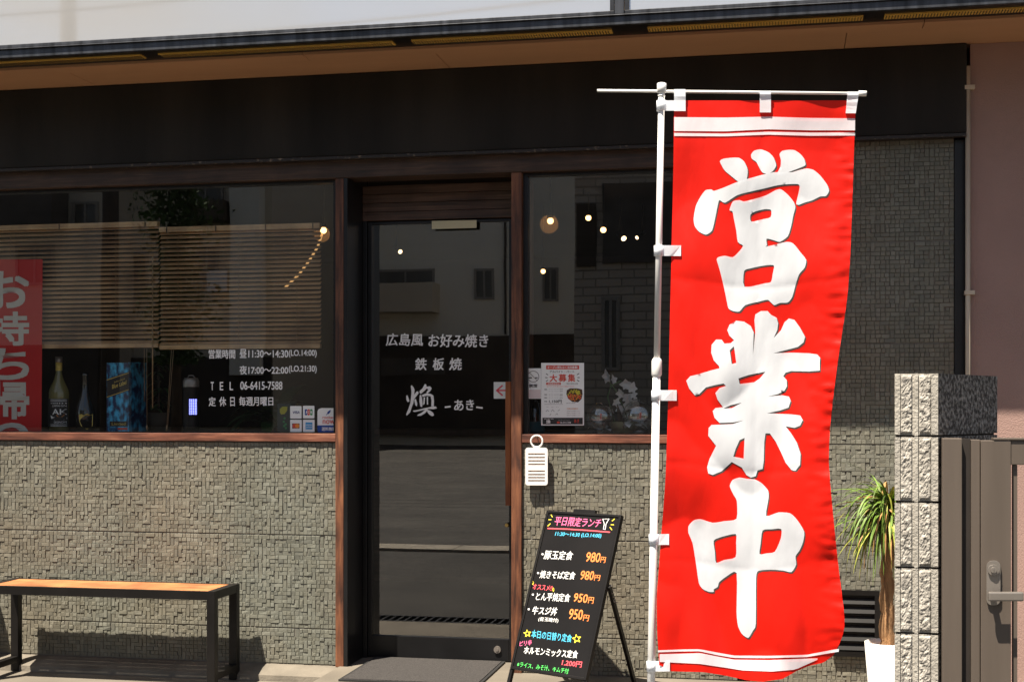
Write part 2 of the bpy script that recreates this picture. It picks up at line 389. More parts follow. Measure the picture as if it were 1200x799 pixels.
def text(mb, s, A, B, C, fn, m=0, bold=.02, wob=0.0):
    """letters fill the parallelogram A (lower left) B (lower right) C (upper left), pixel coordinates on the surface fn"""
    vs, fs = glyphs(s)
    ax, ay = C[0] - A[0], C[1] - A[1]; h = math.hypot(ax, ay); e = bold * h * .55
    for k, (ox, oy) in enumerate(((0, 0), (e, e), (-e, e), (e, -e), (-e, -e)) if bold > .012 else ((0, 0),)):
        out = []
        for u, v in vs:
            x = A[0] + u * (B[0] - A[0]) + v * ax; y = A[1] + u * (B[1] - A[1]) + v * ay
            if wob:
                q = noise.noise_vector(Vector((x * .35, y * .35, len(s)))); x += q.x * wob; y += q.y * wob
            p = fn(x + ox, y + oy); out.append(p + (EYE - p) * (2.2e-5 * k))
        mb.add(out, fs, m)
def rtext(mb, s, x0, y0, x1, y1, fn, m=0, bold=.02, wob=0, slope=0.0, shear=0.0):
    text(mb, s, (x0, y1), (x1, y1 + slope * (x1 - x0)), (x0 + shear * (y1 - y0), y0), fn, m, bold, wob)
def stroke(mb, pts, wd, fn, m=0, close=False):
    if close: pts = list(pts) + [pts[0], pts[1]]
    for (x0, y0), (x1, y1) in zip(pts[:-1], pts[1:]):
        L = math.hypot(x1 - x0, y1 - y0) or 1; nx, ny = -(y1 - y0) / L * wd / 2, (x1 - x0) / L * wd / 2; ex, ey = (x1 - x0) / L * wd * .3, (y1 - y0) / L * wd * .3
        mb.tess([(x0 + nx - ex, y0 + ny - ey), (x1 + nx + ex, y1 + ny + ey), (x1 - nx + ex, y1 - ny + ey), (x0 - nx - ex, y0 - ny - ey)], [], fn, m)
def pquad(mb, x0, y0, x1, y1, fn, m=0): mb.tess([(x0, y0), (x1, y0), (x1, y1), (x0, y1)], [], fn, m)
def circ(cx, cy, r, n=20, ry=None): return [(cx + r * math.cos(2 * math.pi * k / n), cy + (ry or r) * math.sin(2 * math.pi * k / n)) for k in range(n)]
def star(cx, cy, r, q=.45, rot=0): return [(cx + (r if k % 2 == 0 else r * q) * math.sin(math.pi * k / 5 + rot), cy - (r if k % 2 == 0 else r * q) * math.cos(math.pi * k / 5 + rot)) for k in range(10)]
def PL(Y): return lambda x, y: at(x, y, Y)
def rrect(x0, y0, x1, y1, r, n=4):
    o = []
    for cx, cy, a in ((x1 - r, y0 + r, -90), (x1 - r, y1 - r, 0), (x0 + r, y1 - r, 90), (x0 + r, y0 + r, 180)):
        for k in range(n + 1):
            t = R(a + 90 * k / n); o.append((cx + r * math.cos(t), cy + r * math.sin(t)))
    return o
def slab(mb, outline, fn0, fn1, m=0):              # thin solid: outline on the surface fn0, thickness back to fn1
    n = len(outline)
    mb.add([fn0(*p) for p in outline] + [fn1(*p) for p in outline], [list(range(n)), list(range(n, 2 * n))[::-1]] + [(i, n + i, n + (i + 1) % n, (i + 1) % n) for i in range(n)], m)
GZ = -0.062                                        # street-side ground level

# ================================================================== GROUND
mb = MB(); mb.box(-400, 400, -400, 60, GZ - 1.0, GZ - .06); struct(mb.build('ground', M_asphalt2))
mb = MB(); mb.box(-60, 60, -5.5, -1.55, GZ - .5, GZ - .03); struct(mb.build('road', M_asphalt))
mb = MB(); mb.box(-60, 60, -1.27, 0.6, GZ - .5, GZ); struct(mb.build('forecourt', M_concrete))
mb = MB(); mb.box(-60, 60, -60, -5.92, GZ - .5, GZ - .004); struct(mb.build('parking_lot', M_asphalt2))
mb = MB()
for i in range(-20, 20): mb.box(i * 1.0 + .004, i * 1.0 + .996, -5.915, -5.505, GZ - .5, GZ + .0)
struct(mb.build('kerb', M_kerb, bevel=.012))
# drain channel with its grating between forecourt and road
mb = MB(); mb.box(-30, 30, -1.545, -1.275, GZ - .5, GZ - .05); struct(mb.build('drain_channel', M_mated))
mb = MB()
x = -6.0
while x < 2.5:
    mb.box(x, x + .012, -1.5, -1.32, GZ - .045, GZ - .004); x += .05
mb.box(-6, 2.5, -1.525, -1.501, GZ - .045, GZ - .002); mb.box(-6, 2.5, -1.319, -1.295, GZ - .045, GZ - .002)
tag(mb.build('drain_grating', M_iron), 'black iron grating over the gutter, mirrored at the foot of the door glass', 'grating')
# porch slab in front of the door and the mortar ledge along the left wall
PX0 = aX(398)
mb = MB(); mb.box(PX0, aX(1140), -.80, .0, GZ - .2, 0); mb.box(aX(404) + .003, aX(612) - .003, 0, .30, GZ - .2, 0)
struct(mb.build('porch_slab', M_concrete, bevel=.008))
mb = MB(); mb.prism([(-6, .0, GZ), (-6, -.135, GZ), (-6, -.13, -.034), (-6, -.06, -.012), (-6, 0, -.002)], (6 + PX0 - .004, 0, 0))
struct(mb.build('wall_footing', M_ledge))

# ================================================================== SHOP BUILDING
shop = thing('shop_building', (0, 0, 0), 'small restaurant front with grey mosaic siding, black beam and dark wood trim', 'building')
ZS0, ZS1, ZW = 1.086, 1.129, 2.365                 # sill underside, sill top, window head
ZB0, ZB1 = 2.455, 2.813                            # black beam
XL = -7.0; XC0, XC1 = aX(394.5), aX(404); XD0, XD1 = aX(600), aX(612); XR = aX(1118)
XW2 = aX(800) + .25                                # right end of right window (behind the flag)
def mosaic(mb, x0, x1, z0, z1, y, rows_pitch=.0198, cw=.0212):
    """random stone chips of different depth on one 455 mm siding board"""
    nz = max(1, int(round((z1 - z0) / rows_pitch))); nx = max(1, int(round((x1 - x0) / cw)))
    dz = (z1 - z0) / nz; dx = (x1 - x0) / nx
    used = [[False] * nx for _ in range(nz)]
    xe = [[x0 + i * dx + (random.uniform(-.22, .22) * dx if 0 < i < nx else 0) for i in range(nx + 1)] for _ in range(nz)]
    for j in range(nz):
        for i in range(nx):
            if used[j][i]: continue
            w_ = 1; h_ = 1; q = random.random()
            if q < .11 and i + 1 < nx and not used[j][i + 1]: w_ = 2
            elif q < .22 and j + 1 < nz and not used[j + 1][i]: h_ = 2
            for a in range(h_):
                for b in range(w_): used[j + a][i + b] = True
            X0, X1 = (xe[j][i], xe[j][i + w_]) if h_ == 1 else (x0 + i * dx + .001, x0 + (i + 1) * dx - .001)
            Z0, Z1 = z0 + j * dz, z0 + (j + h_) * dz
            d = random.choice((.0018, .0024, .003, .0036, .0042, .005)); g = .0002
            t0, t1, t2, t3 = (d + random.uniform(-.0011, .0011) for _ in range(4))
            b_ = .0011
            vs = [(X0 + g, y, Z0 + g), (X1 - g, y, Z0 + g), (X1 - g, y, Z1 - g), (X0 + g, y, Z1 - g),
                  (X0 + g + b_, y - t0, Z0 + g + b_), (X1 - g - b_, y - t1, Z0 + g + b_), (X1 - g - b_, y - t2, Z1 - g - b_), (X0 + g + b_, y - t3, Z1 - g - b_)]
            mb.add(vs, [(4, 5, 6, 7), (0, 1, 5, 4), (1, 2, 6, 5), (2, 3, 7, 6), (3, 0, 4, 7)])
JZ = [-.281, .175, .631, 1.087, 1.543, 1.999, 2.455]
def tile_wall(x0, x1, ztop, xv0=None):
    mb = MB(); mb.box(x0, x1, .001, .12, -.01, ztop, 1)
    for a, b in zip(JZ[:-1], JZ[1:]):
        a2, b2 = max(a, .0) + .003, min(b, ztop) - .003
        if b2 - a2 > .02: mosaic(mb, xv0 if xv0 is not None else x0, x1, a2, b2, 0)
    return mb.build('tile_wall', [M_tile, M_joint], shop)
tile_wall(XL, XC0, ZS0, -4.6)
tile_wall(XD1, XW2, ZS0)
tile_wall(XW2 + .06, XR, ZB0)
# wood posts, sills, lintel
mb = MB(); mb.box(XC0, XC1, -.020, .10, -.005, ZW); mb.build('post', M_woodV, shop, bevel=.003)
mb = MB(); mb.box(XD0, XD1, -.020, .30, -.005, ZW); mb.build('post', M_woodV, shop, bevel=.003)
mb = MB(); mb.box(XW2, XW2 + .058, -.018, .10, ZS0, ZW); mb.build('post', M_woodV, shop, bevel=.003)
mb = MB(); mb.box(XL, XW2 + .058, -.022, .12, ZW + .002, ZB0 + .05); mb.build('lintel', M_lintel, shop, bevel=.004)
# black beam, its chipped lower edge trim
XBE = aX(1131)
mb = MB(); mb.box(XL, XBE, -.06, .12, ZB0 + .012, ZB1 + .05); mb.build('beam', M_beam, shop, bevel=.006)
mb = MB(); mb.box(XL, XBE - .003, -.068, -.032, ZB0 - .006, ZB0 + .010); mb.build('beam_trim', M_beamchip, shop, bevel=.002)
mb = MB(); mb.box(XR + .001, XBE, -.012, .12, 0, ZB0 - .01); mb.build('corner_trim', M_black, shop)
# soffit, vents, fascia, balcony panels
OV = .62
mb = MB(); x = XL
while x < 4.5:
    mb.box(x + .0015, min(x + 1.818, 4.5), -.33, .3, ZB1 + .051, ZB1 + .12); x += 1.82
x = XL - .6
while x < 4.5:
    mb.box(max(x, XL) + .0015, min(x + 2.728, 4.5), -.432, -.331, ZB1 + .048, ZB1 + .12); x += 2.73
mb.build('soffit', M_soffit, shop)
mb = MB(); mb.box(XL, 4.5, -OV + .02, -.433, ZB1 + .060, ZB1 + .12); mb.build('soffit_edge', M_black, shop)
VX = [-6.4, aX(82, -.5), aX(175, -.5), aX(465, -.5), aX(487, -.5), aX(717, -.5), aX(762, -.5), aX(1011, -.5), aX(1036, -.5), 3.4]
for a, b in ((VX[0], aX(170, -.5)), (aX(190, -.5), aX(463, -.5)), (aX(485, -.5), aX(718, -.5)), (aX(760, -.5), aX(1011, -.5)), (aX(1036, -.5), 2.6)):
    mb = MB(); mb.box(a, b, -.545, -.487, ZB1 + .054, ZB1 + .0605)
    x = a + .006
    while x < b - .006:
        mb.box(x, x + .002, -.54, -.492, ZB1 + .0505, ZB1 + .0545, 1); x += .012
    mb.build('soffit_vent', [M_vent, M_prblk], shop)
ZF0 = ZB1 + .055
mb = MB(); mb.box(XL, 4.5, -OV, -OV + .02, ZF0, ZF0 + .036); mb.box(XL, 4.5, -OV - .010, -OV + .02, ZF0 + .037, ZF0 + .042)
mb.build('fascia', M_fascia, shop, bevel=.002)
XM = aX(726, -OV)
edges = [XM - 4.3, XM - 2.15 - 0.0, XM, XM + 2.15, XM + 4.3]
edges = [XM - 3.7, XM, XM + 3.7]
for a, b in zip(edges[:-1], edges[1:]):
    mb = MB(); z0, z1 = ZF0 + .043, ZF0 + 1.05
    mb.box(a + .022, b - .022, -OV - .006, -OV + .022, z0, z0 + .016); mb.box(a + .022, b - .022, -OV - .006, -OV + .022, z1, z1 + .03)
    mb.box(a + .022, a + .040, -OV - .006, -OV + .022, z0 + .016, z1); mb.box(b - .040, b - .022, -OV - .006, -OV + .022, z0 + .016, z1)
    bp = mb.build('balcony_panel', M_fascia, shop, bevel=.002)
    mb = MB(); mb.box(a + .041, b - .041, -OV + .004, -OV + .012, z0 + .017, z1 - .001); mb.build('panel_sheet', M_frost, bp)
for x in edges:
    mb = MB(); mb.box(x - .02, x + .02, -OV - .010, -OV + .03, ZF0 + .0425, ZF0 + 1.11); mb.build('balcony_post', M_fascia, shop, bevel=.002)
# upper storey and roof so the building is whole
mb = MB(); mb.box(XL, 4.5, .9, 6, ZB1 + .12, 6.2); mb.build('upper_wall', M_opp2, shop)
mb = MB(); mb.box(XL - .4, 4.9, .3, 6.4, 6.2, 6.45); mb.build('roof', M_roof, shop)
mb = MB(); mb.box(XL, 4.5, .3, 6, ZB1 + .121, ZB1 + .16); mb.build('balcony_floor', M_kerb, shop)
# room behind the glass
XE = aX(1118) + .1
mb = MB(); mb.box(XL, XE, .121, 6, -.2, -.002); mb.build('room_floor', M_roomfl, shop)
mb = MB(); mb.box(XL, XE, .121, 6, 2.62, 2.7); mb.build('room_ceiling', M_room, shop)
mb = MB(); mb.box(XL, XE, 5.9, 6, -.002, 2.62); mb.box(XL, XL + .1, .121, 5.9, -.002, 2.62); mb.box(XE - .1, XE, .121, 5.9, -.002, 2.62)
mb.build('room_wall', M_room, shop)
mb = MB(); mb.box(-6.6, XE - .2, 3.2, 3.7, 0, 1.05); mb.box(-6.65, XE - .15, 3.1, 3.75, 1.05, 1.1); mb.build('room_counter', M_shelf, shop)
# windows
def window(x0, x1, lettering=None):
    mb = MB(); t = .022
    mb.box(x0, x0 + t, .02, .07, ZS1, ZW); mb.box(x1 - t, x1, .02, .07, ZS1, ZW)
    mb.box(x0 + t, x1 - t, .02, .07, ZS1, ZS1 + .004); mb.box(x0 + t, x1 - t, .02, .07, ZW - .012, ZW)
    wnd = mb.build('window', M_black, shop)
    mb = MB(); mb.add([(x0 + t, .045, ZS1 + .004), (x1 - t, .045, ZS1 + .004), (x1 - t, .045, ZW - .012), (x0 + t, .045, ZW - .012)], [(0, 1, 2, 3)])
    mb.build('pane', M_glass, wnd)
    mb = MB(); mb.box(x0, x1, -.016, .12, ZS0 + .002, ZS1 - .001); mb.build('sill', M_woodH, wnd, bevel=.003)
    mb = MB(); mb.box(x0, x1, .121, .42, ZS0 - .03, ZS1 - .003); mb.box(x0, x1, .121, .15, 0, ZS0 - .031); mb.build('window_shelf', M_shelf, wnd)
    return wnd
win1 = window(XL, XC0 - .001); win1['label'] = 'left window with bamboo blinds and white lettering'
win2 = window(XD1 + .001, XW2 - .001)
GY = .0435                                        # letters on the front of the glass
P = PL(GY); mb = MB(); sl_ = .004
rtext(mb, '営業時間', 244.7, 409.7, 275.5, 420.0, P, bold=.03, wob=.25)
rtext(mb, '昼11:30～14:30', 280.8, 409.0, 337.5, 419.2, P, bold=.03, wob=.2)
rtext(mb, '(LO.14:00)', 338.4, 410.0, 371, 419, P, bold=.028)
rtext(mb, '夜17:00～22:00', 280.8, 428.4, 337.5, 438.5, P, bold=.03, wob=.2)
rtext(mb, '(LO.21:30)', 338.4, 428.4, 371, 437.4, P, bold=.028)
for ch, x0, x1 in (('T', 247, 250.4), ('E', 257.7, 261.5), ('L', 269.2, 273)): rtext(mb, ch, x0, 447.5, x1, 457, P, bold=.03)
rtext(mb, '06-6415-7588', 281.7, 447, 330.8, 456.4, P, bold=.03)
for ch, x0, x1 in (('定', 244.7, 252.6), ('休', 257, 265), ('日', 270, 275)): rtext(mb, ch, x0, 465.3, x1, 475.8, P, bold=.03, wob=.25)
rtext(mb, '毎週月曜日', 280.3, 464.8, 320, 475.2, P, bold=.03, wob=.25)
mb.build('lettering', M_vinyl, win1)

# door bay
DY = .25
mb = MB(); mb.box(XC1 + .001, XC1 + .02, .101, .32, 0, ZW); mb.box(XC1 + .001, XC1 + .02, -.02, .1, 0, ZW); mb.build('door_reveal', M_black, shop)
xb0 = XC1 + .021; xb1 = XD0 - .001; ZT = aZ(510, 258, DY)
mb = MB(); h_ = (ZW - ZT) / 4
for k in range(4): mb.box(xb0, xb1, DY - .03 + (k % 2) * .002, DY + .04, ZT + k * h_ + .001, ZT + (k + 1) * h_ - .001)
mb.build('transom', M_board, shop, bevel=.002)
xd0, xd1 = xb0, xb1
gx0, gx1 = aX(436.5, DY), aX(597, DY); gz0, gz1 = aZ(510, 745.5, DY), ZT - .018
mb = MB()
mb.box(xd0, xd0 + .02, DY - .025, DY + .05, 0, ZT); mb.box(xd0 + .022, gx0, DY - .012, DY + .03, .004, ZT - .003)
mb.box(gx1, xd1, DY - .012, DY + .03, .004, ZT - .003); mb.box(gx0, gx1, DY - .012, DY + .03, gz1, ZT - .003)
mb.box(gx0, gx1, DY - .014, DY + .03, .004, gz0)
door = mb.build('door', M_black, shop, bevel=.0025)
mb = MB(); mb.add([(gx0, DY, gz0), (gx1, DY, gz0), (gx1, DY, gz1), (gx0, DY, gz1)], [(0, 1, 2, 3)]); mb.build('pane', M_dglass, door)
c = at(583, 760.5, DY - .014)
mb = MB(); mb.tube([(c.x, DY - .0145, c.z), (c.x, DY - .023, c.z)], .0175, 20); mb.tube([(c.x, DY - .0235, c.z), (c.x, DY - .026, c.z)], .008, 14); mb.build('lock', M_steel, door)
mb = MB(); hx0, hx1 = aX(592.8, DY - .07), aX(599.4, DY - .07)
mb.box(hx0, hx1, DY - .085, DY - .055, aZ(596, 592, DY - .07), aZ(596, 447, DY - .07))
for py in (470, 570):
    z = aZ(596, py, DY - .07); mb.box(hx0 + .005, hx1 - .005, DY - .056, DY - .013, z - .01, z + .01)
mb.build('handle', M_handle, door, bevel=.003)
c = at(594, 615, DY - .02); mb = MB(); mb.tube([(c.x, DY - .012, c.z), (c.x, DY - .03, c.z)], [.012, .009], 14); mb.build('cylinder_lock', M_brass, door)
P = PL(DY - .0015); mb = MB()
rtext(mb, '広島風', 452.3, 390.6, 495.4, 405, P, bold=.03, wob=.35, slope=.004, shear=.06)
rtext(mb, 'お好み焼き', 502, 391.5, 571.5, 406.4, P, bold=.032, wob=.35, slope=.006, shear=.06)
for ch, x0, x1 in (('鉄', 486.2, 499.6), ('板', 506.8, 519.8), ('焼', 526.5, 540.6)): rtext(mb, ch, x0, 419.6, x1, 433.4, P, bold=.034, wob=.4, slope=.004, shear=.06)
rtext(mb, 'あ', 532.5, 468.6, 543, 480.8, P, bold=.035, wob=.3); rtext(mb, 'き', 546.3, 468.3, 555.2, 480.2, P, bold=.035, wob=.3)
stroke(mb, [(521.8, 477), (527.6, 476.2)], 2, P); stroke(mb, [(558.6, 477), (565, 477.8)], 2, P)
AKI = [[(160,235),(175,228),(185,255),(200,300),(178,312),(162,285)],
 [(213,122),(225,112),(245,135),(258,165),(254,222),(282,186),(300,184),(306,208),(276,246),(250,282),(245,320),(225,372),(206,430),(166,470),(159,452),(185,390),(206,330),(216,260),(222,190)],
 [(252,282),(274,272),(291,330),(284,362),(266,346)],
 [(318,178),(350,150),(378,98),(395,104),(399,130),(440,124),(459,150),(440,185),(408,208),(395,198),(420,165),(402,150),(372,180),(330,216),(317,200)],
 [(318,230),(335,225),(345,260),(353,330),(345,370),(325,360),(314,300)],
 [(343,226),(400,205),(450,214),(480,234),(486,300),(483,362),(454,360),(456,290),(446,242),(400,236),(353,251)],
 [(364,258),(381,250),(376,330),(358,346)], [(400,250),(416,246),(417,342),(402,336)],
 [(240,410),(300,400),(380,380),(450,365),(506,360),(521,382),(480,393),(420,389),(330,411),(260,426),(242,421)],
 [(398,383),(417,400),(380,441),(330,471),(289,471),(295,458),(340,435),(374,405)], [(408,398),(440,409),(476,435),(486,465),(465,476),(430,456),(406,425)]]
for i, st in enumerate(AKI):
    mb.tess([(460 + a / 10, 440 + b / 10) for a, b in st], [], PL(DY - .0015 - .0002 * i))
mb.build('lettering', M_vinyl, door)
# under-floor louvre of the right wall
lx0, lx1, lz0, lz1 = aX(975), aX(1030.5), aZ(1005, 768), aZ(1005, 690.5)
mb = MB(); mb.box(lx0, lx1, -.03, -.012, lz0, lz0 + .022); mb.box(lx0, lx1, -.03, -.012, lz1 - .022, lz1); mb.box(lx0, lx0 + .022, -.03, -.012, lz0 + .022, lz1 - .022); mb.box(lx1 - .022, lx1, -.03, -.012, lz0 + .022, lz1 - .022)
mb.box(lx0 + .02, lx1 - .02, -.0125, -.0115, lz0 + .02, lz1 - .02)
for k in range(6):
    z = lz0 + .03 + k * (lz1 - lz0 - .05) / 6
    mb.add([(lx0 + .022, -.029, z), (lx1 - .022, -.029, z), (lx1 - .022, -.013, z + .028), (lx0 + .022, -.013, z + .028),
            (lx0 + .022, -.027, z - .002), (lx1 - .022, -.027, z - .002), (lx1 - .022, -.0128, z + .025), (lx0 + .022, -.0128, z + .025)], [(0, 1, 2, 3), (4, 7, 6, 5), (0, 4, 5, 1), (1, 5, 6, 2), (3, 2, 6, 7), (0, 3, 7, 4)])
mb.build('louvre_vent', M_benchb, shop)

# ================================================================== NEIGHBOURING BUILDING
XN = aX(1137, -.03)
nb = thing('neighbouring_building', (XN + 2, 2, GZ), 'mauve stucco house wall standing right of the shop front', 'building')
mb = MB(); mb.box(XN, XN + 4.2, -.03, 5, GZ - .1, ZB1 + .05); mb.build('wall', M_mauve, nb)
mb = MB(); mb.box(4.501, XN + 4.2, -.03, 5, ZB1 + .051, 6.3); mb.build('upper_wall', M_mauve, nb)
xp = aX(1134.2, -.05)
mb = MB(); mb.tube([(xp, -.05, aZ(1134, 78, -.05)), (xp, -.05, 0)], .0105, 12)
for py in (103, 343, 560):
    z = aZ(1134, py, -.05); mb.box(xp - .014, xp + .028, -.064, -.031, z - .009, z + .009)
tag(mb.build('conduit_pipe', M_cream), 'thin cream conduit pipe running up the corner between siding and mauve wall', 'pipe')

# ================================================================== BLINDS AND WINDOW DISPLAY
def blind(px0, px1, label, cords):
    Y = .11; x0, x1 = aX(px0, Y), aX(px1, Y)
    zt, zb = aZ((px0 + px1) / 2, 268.5, Y), aZ((px0 + px1) / 2, 408, Y)
    b = thing('bamboo_blind', ((x0 + x1) / 2, Y, zb), label, 'blind', 'bamboo blinds in the left window')
    mb = MB(); n = 26; a = R(34)
    for k in range(n):
        z = zb + .028 + (zt - zb - .04) * k / (n - 1) + random.uniform(-.001, .001); hw = .0125; dy, dz = hw * math.cos(a), hw * math.sin(a)
        aa = a + random.uniform(-.06, .06); dy, dz = hw * math.cos(aa), hw * math.sin(aa)
        mb.add([(x0, Y - dy, z - dz), (x1, Y - dy, z - dz), (x1, Y + dy, z + dz), (x0, Y + dy, z + dz),
                (x0, Y - dy, z - dz + .002), (x1, Y - dy, z - dz + .002), (x1, Y + dy, z + dz + .002), (x0, Y + dy, z + dz + .002)],
               [(0, 3, 2, 1), (4, 5, 6, 7), (0, 1, 5, 4), (2, 3, 7, 6), (0, 4, 7, 3), (1, 2, 6, 5)])
    mb.build('slats', M_blind, b)
    mb = MB(); mb.box(x0, x1, Y - .02, Y + .012, zt - .008, zt + .018)
    for f in (.05, .36, .67, .96): mb.box(x0 + f * (x1 - x0) - .004, x0 + f * (x1 - x0) + .004, Y - .0225, Y - .0201, zt - .012, zt + .019, 1)
    mb.build('head_rail', [M_blindr, M_lintel], b, bevel=.001)
    mb = MB(); mb.box(x0, x1, Y - .014, Y + .014, zb - .003, zb + .019); mb.build('bottom_rail', M_blindr, b, bevel=.002)
    for f in (.12, .5, .86):
        xx = x0 + f * (x1 - x0); mb = MB()
        for yy in (-.0155, .0155): mb.tube([(xx, Y + yy, zb + .02), (xx, Y + yy, zt - .01)], .0011, 5)
        mb.build('ladder_cord', M_cord, b)
    for (pa, pya, pb, pyb, r) in cords:
        mb = MB(); mb.tube([at(pa, pya, Y - .03), at(pb, pyb, Y - .03)], r, 6); mb.build('pull_cord', M_cord, b)
blind(-150, 186.3, 'wide bamboo blind on the left, above the sake bottle and red banner', [(172, 408, 172.3, 500, .0012), (169, 408, 169.2, 470, .0012), (178.8, 300, 178.8, 478, .0035), (172.3, 498, 172.3, 505, .005)])
blind(188.2, 376, 'bamboo blind on the right, above the white opening hours', [(201, 408, 195.5, 500, .0013), (203.5, 408, 196.5, 500, .0013), (195.8, 498, 195.2, 505, .005)])
# banner inside the glass
Yb = .085; Pb = PL(Yb); mb = MB(); mb2 = MB()
m_, t_, b_ = newmat('sheer_red_banner')
def sheer(name, col, op):
    m, t, b = newmat(name); b.inputs['Base Color'].default_value = (*col, 1); b.inputs['Roughness'].default_value = .7; b.inputs['Alpha'].default_value = op; return m
M_ban = sheer('sheer_red_cloth', (.55, .008, .008), .86); M_banw = sheer('sheer_white_print', (.6, .58, .53), .9)
n = 14
xa, xb = -75, 50
gv = []; 
for j in range(n + 1):
    for i in range(9):
        x = xa + (xb - 1.5 * (j / n) - xa) * i / 8; y = 304 + (512 - 304) * j / n
        p = at(x, y, Yb + .006 * math.sin(x * .12 + y * .01)); gv.append(p)
mb.add(gv, [(j * 9 + i, j * 9 + i + 1, (j + 1) * 9 + i + 1, (j + 1) * 9 + i) for j in range(n) for i in range(8)], 0, True)
ban = tag(mb.build('hanging_banner', M_ban), 'red hanging banner with big white characters at the left end of the window', 'banner')
mb = MB(); Pw = lambda x, y: at(x, y, Yb - .002 + .006 * math.sin(x * .12 + y * .01))
for ch, y0, y1 in (('お', 319, 360), ('持', 366, 404), ('ち', 409, 444), ('帰', 448, 490), ('り', 494, 530)):
    rtext(mb, ch, -14, y0, 33, y1, Pw, bold=.055)
mb.build('lettering', M_banw, ban)
# helper for things on the window shelf
ZSH = ZS1 - .002
def lathe_thing(name, px, Y, prof, mats, label, cat, n=28):
    p = at(px, 500, Y); t = thing(name, (p.x, Y, ZSH), label, cat)
    MBo = MB(); MBo.lathe(prof, (p.x, Y, ZSH), n); MBo.build('body', mats, t, smooth_all=True)
    return t, p.x
def wrap(px, cx, Y, r):                            # surface of a bottle: pixel -> point on the cylinder's front
    def fn(x, y):
        p = at(x, y, Y - r); dx = max(-r * .97, min(r * .97, (p.x - cx) ))
        return Vector((cx + dx, Y - math.sqrt(max(1e-8, r * r - dx * dx)), p.z))
    return fn
def band(mb, cx, Y, r, z0, z1, m=0, a0=-90, a1=90, n=14):
    vs = []
    for k in range(n + 1):
        t = R(a0 + (a1 - a0) * k / n); x = cx + r * math.sin(t); y = Y - r * math.cos(t); vs += [(x, y, z0), (x, y, z1)]
    mb.add(vs, [(2 * k, 2 * k + 2, 2 * k + 3, 2 * k + 1) for k in range(n)], m, True)
# sake bottle
Yo = .2; hz = aZ(69, 418, Yo) - ZSH; r = .054
t, cx = lathe_thing('sake_bottle', 69, Yo, [(0, 0), (r, 0), (r, .205), (r * .93, .225), (r * .55, .265), (.018, .30), (.0145, .33), (.0145, hz - .035)], M_bottle, 'tall clear brown sake bottle with black and white label, beside the red banner', 'bottle')
mb = MB(); mb.lathe([(.015, hz - .075), (.017, hz - .07), (.017, hz - .03), (.015, hz - .03)], (cx, Yo, ZSH), 20, 0); mb.lathe([(.017, hz - .029), (.018, hz - .02), (.018, hz), (0, hz)], (cx, Yo, ZSH), 20, 1)
mb.build('cap', [M_gold, M_steel], t)
mb = MB(); z0, z1 = aZ(69, 500, Yo - r), aZ(69, 467, Yo - r); band(mb, cx, Yo, r + .0008, z0, z1)
wq = wrap(69, cx, Yo, r + .0016)
for y in (468.2, 470, 497.4, 499.2): stroke(mb, [(59 + k * 1.9, y) for k in range(11)], .5, wq, 1)
for k in range(9): mb.tess(circ(60 + k * 2.2, 472.4, .7, 6), [], wq, 1)
rtext(mb, 'JUNMAI GINJO', 61, 474.4, 76, 477, wq, 1, .01); rtext(mb, 'OKONOMI', 63, 493.4, 74, 495.8, wq, 1, .01)
wf = wrap(69, cx, Yo, r + .0018)
rtext(mb, 'AKI', 61.5, 479.2, 76.5, 485.6, wf, 1, .03); mb.tess([(58.8, 486.5), (64, 489), (74, 489), (78, 486), (76.5, 490.5), (72, 492), (64, 492), (60, 490.5)], [], wf, 1)
mb.tess([(65.5, 485.9), (72.5, 485.9), (71, 488.3), (67, 488.3)], [], wf, 2)
mb.build('label', [M_prblk, M_vinyl, M_proran], t)
# champagne-shaped bottle
Yo = .2; hz = aZ(100, 437, Yo) - ZSH; r = .048
t, cx = lathe_thing('champagne_bottle', 100, Yo, [(0, 0), (r, 0), (r, .10), (r * .9, .135), (r * .5, .19), (.017, .23), (.015, hz - .02), (.017, hz - .018), (.017, hz), (0, hz)], M_bottled, 'dark sloping bottle with a gold shield label', 'bottle')
mb = MB(); wf = wrap(100, cx, Yo, r + .002)
sh = [(92.5, 486), (95, 485), (98, 486.5), (100.5, 484.5), (103, 486.5), (106, 485), (108.8, 486), (108.6, 493), (106.5, 499), (100.8, 503), (95, 499), (92.6, 493)]
mb.tess(sh, [], wf, 0); mb.tess(star(100.7, 492, 2.2), [], wrap(100, cx, Yo, r + .003), 1); mb.build('label', [M_gold, M_prblk], t)
# blue printed box
Yo = .19; p0, p1 = at(125, 505, Yo), at(151, 505, Yo); zt = aZ(138, 425, Yo)
t = thing('whisky_gift_box', ((p0.x + p1.x) / 2, Yo + .05, ZSH), 'tall blue swirl printed gift box with slanting dark band, right of the gold shield bottle', 'box')
mb = MB(); mb.box(p0.x, p1.x, Yo, Yo + .11, ZSH, zt); mb.build('carton', M_boxblue, t, bevel=.001)
P = PL(Yo - .001); mb = MB()
mb.tess([(125.3, 444), (150.7, 435.5), (150.7, 457.5), (125.3, 466.5)], [], P, 0)
stroke(mb, [(125.3, 445.2), (150.7, 436.8)], .7, PL(Yo - .0015), 1); stroke(mb, [(125.3, 465.2), (150.7, 456.4)], .7, PL(Yo - .0015), 1)
text(mb, 'Blue Label', (131.5, 455.6), (148, 450), (131.5, 450.8), PL(Yo - .0018), 1, .02); text(mb, 'blended', (134, 448.5), (146, 444.4), (134, 446.9), PL(Yo - .0018), 1, .005)
pquad(mb, 128.5, 493.5, 149.5, 499.5, P, 0); rtext(mb, 'Limited', 131, 494.8, 147, 498.2, PL(Yo - .0018), 1, .01); pquad(mb, 138, 501, 149.5, 503.5, P, 2)
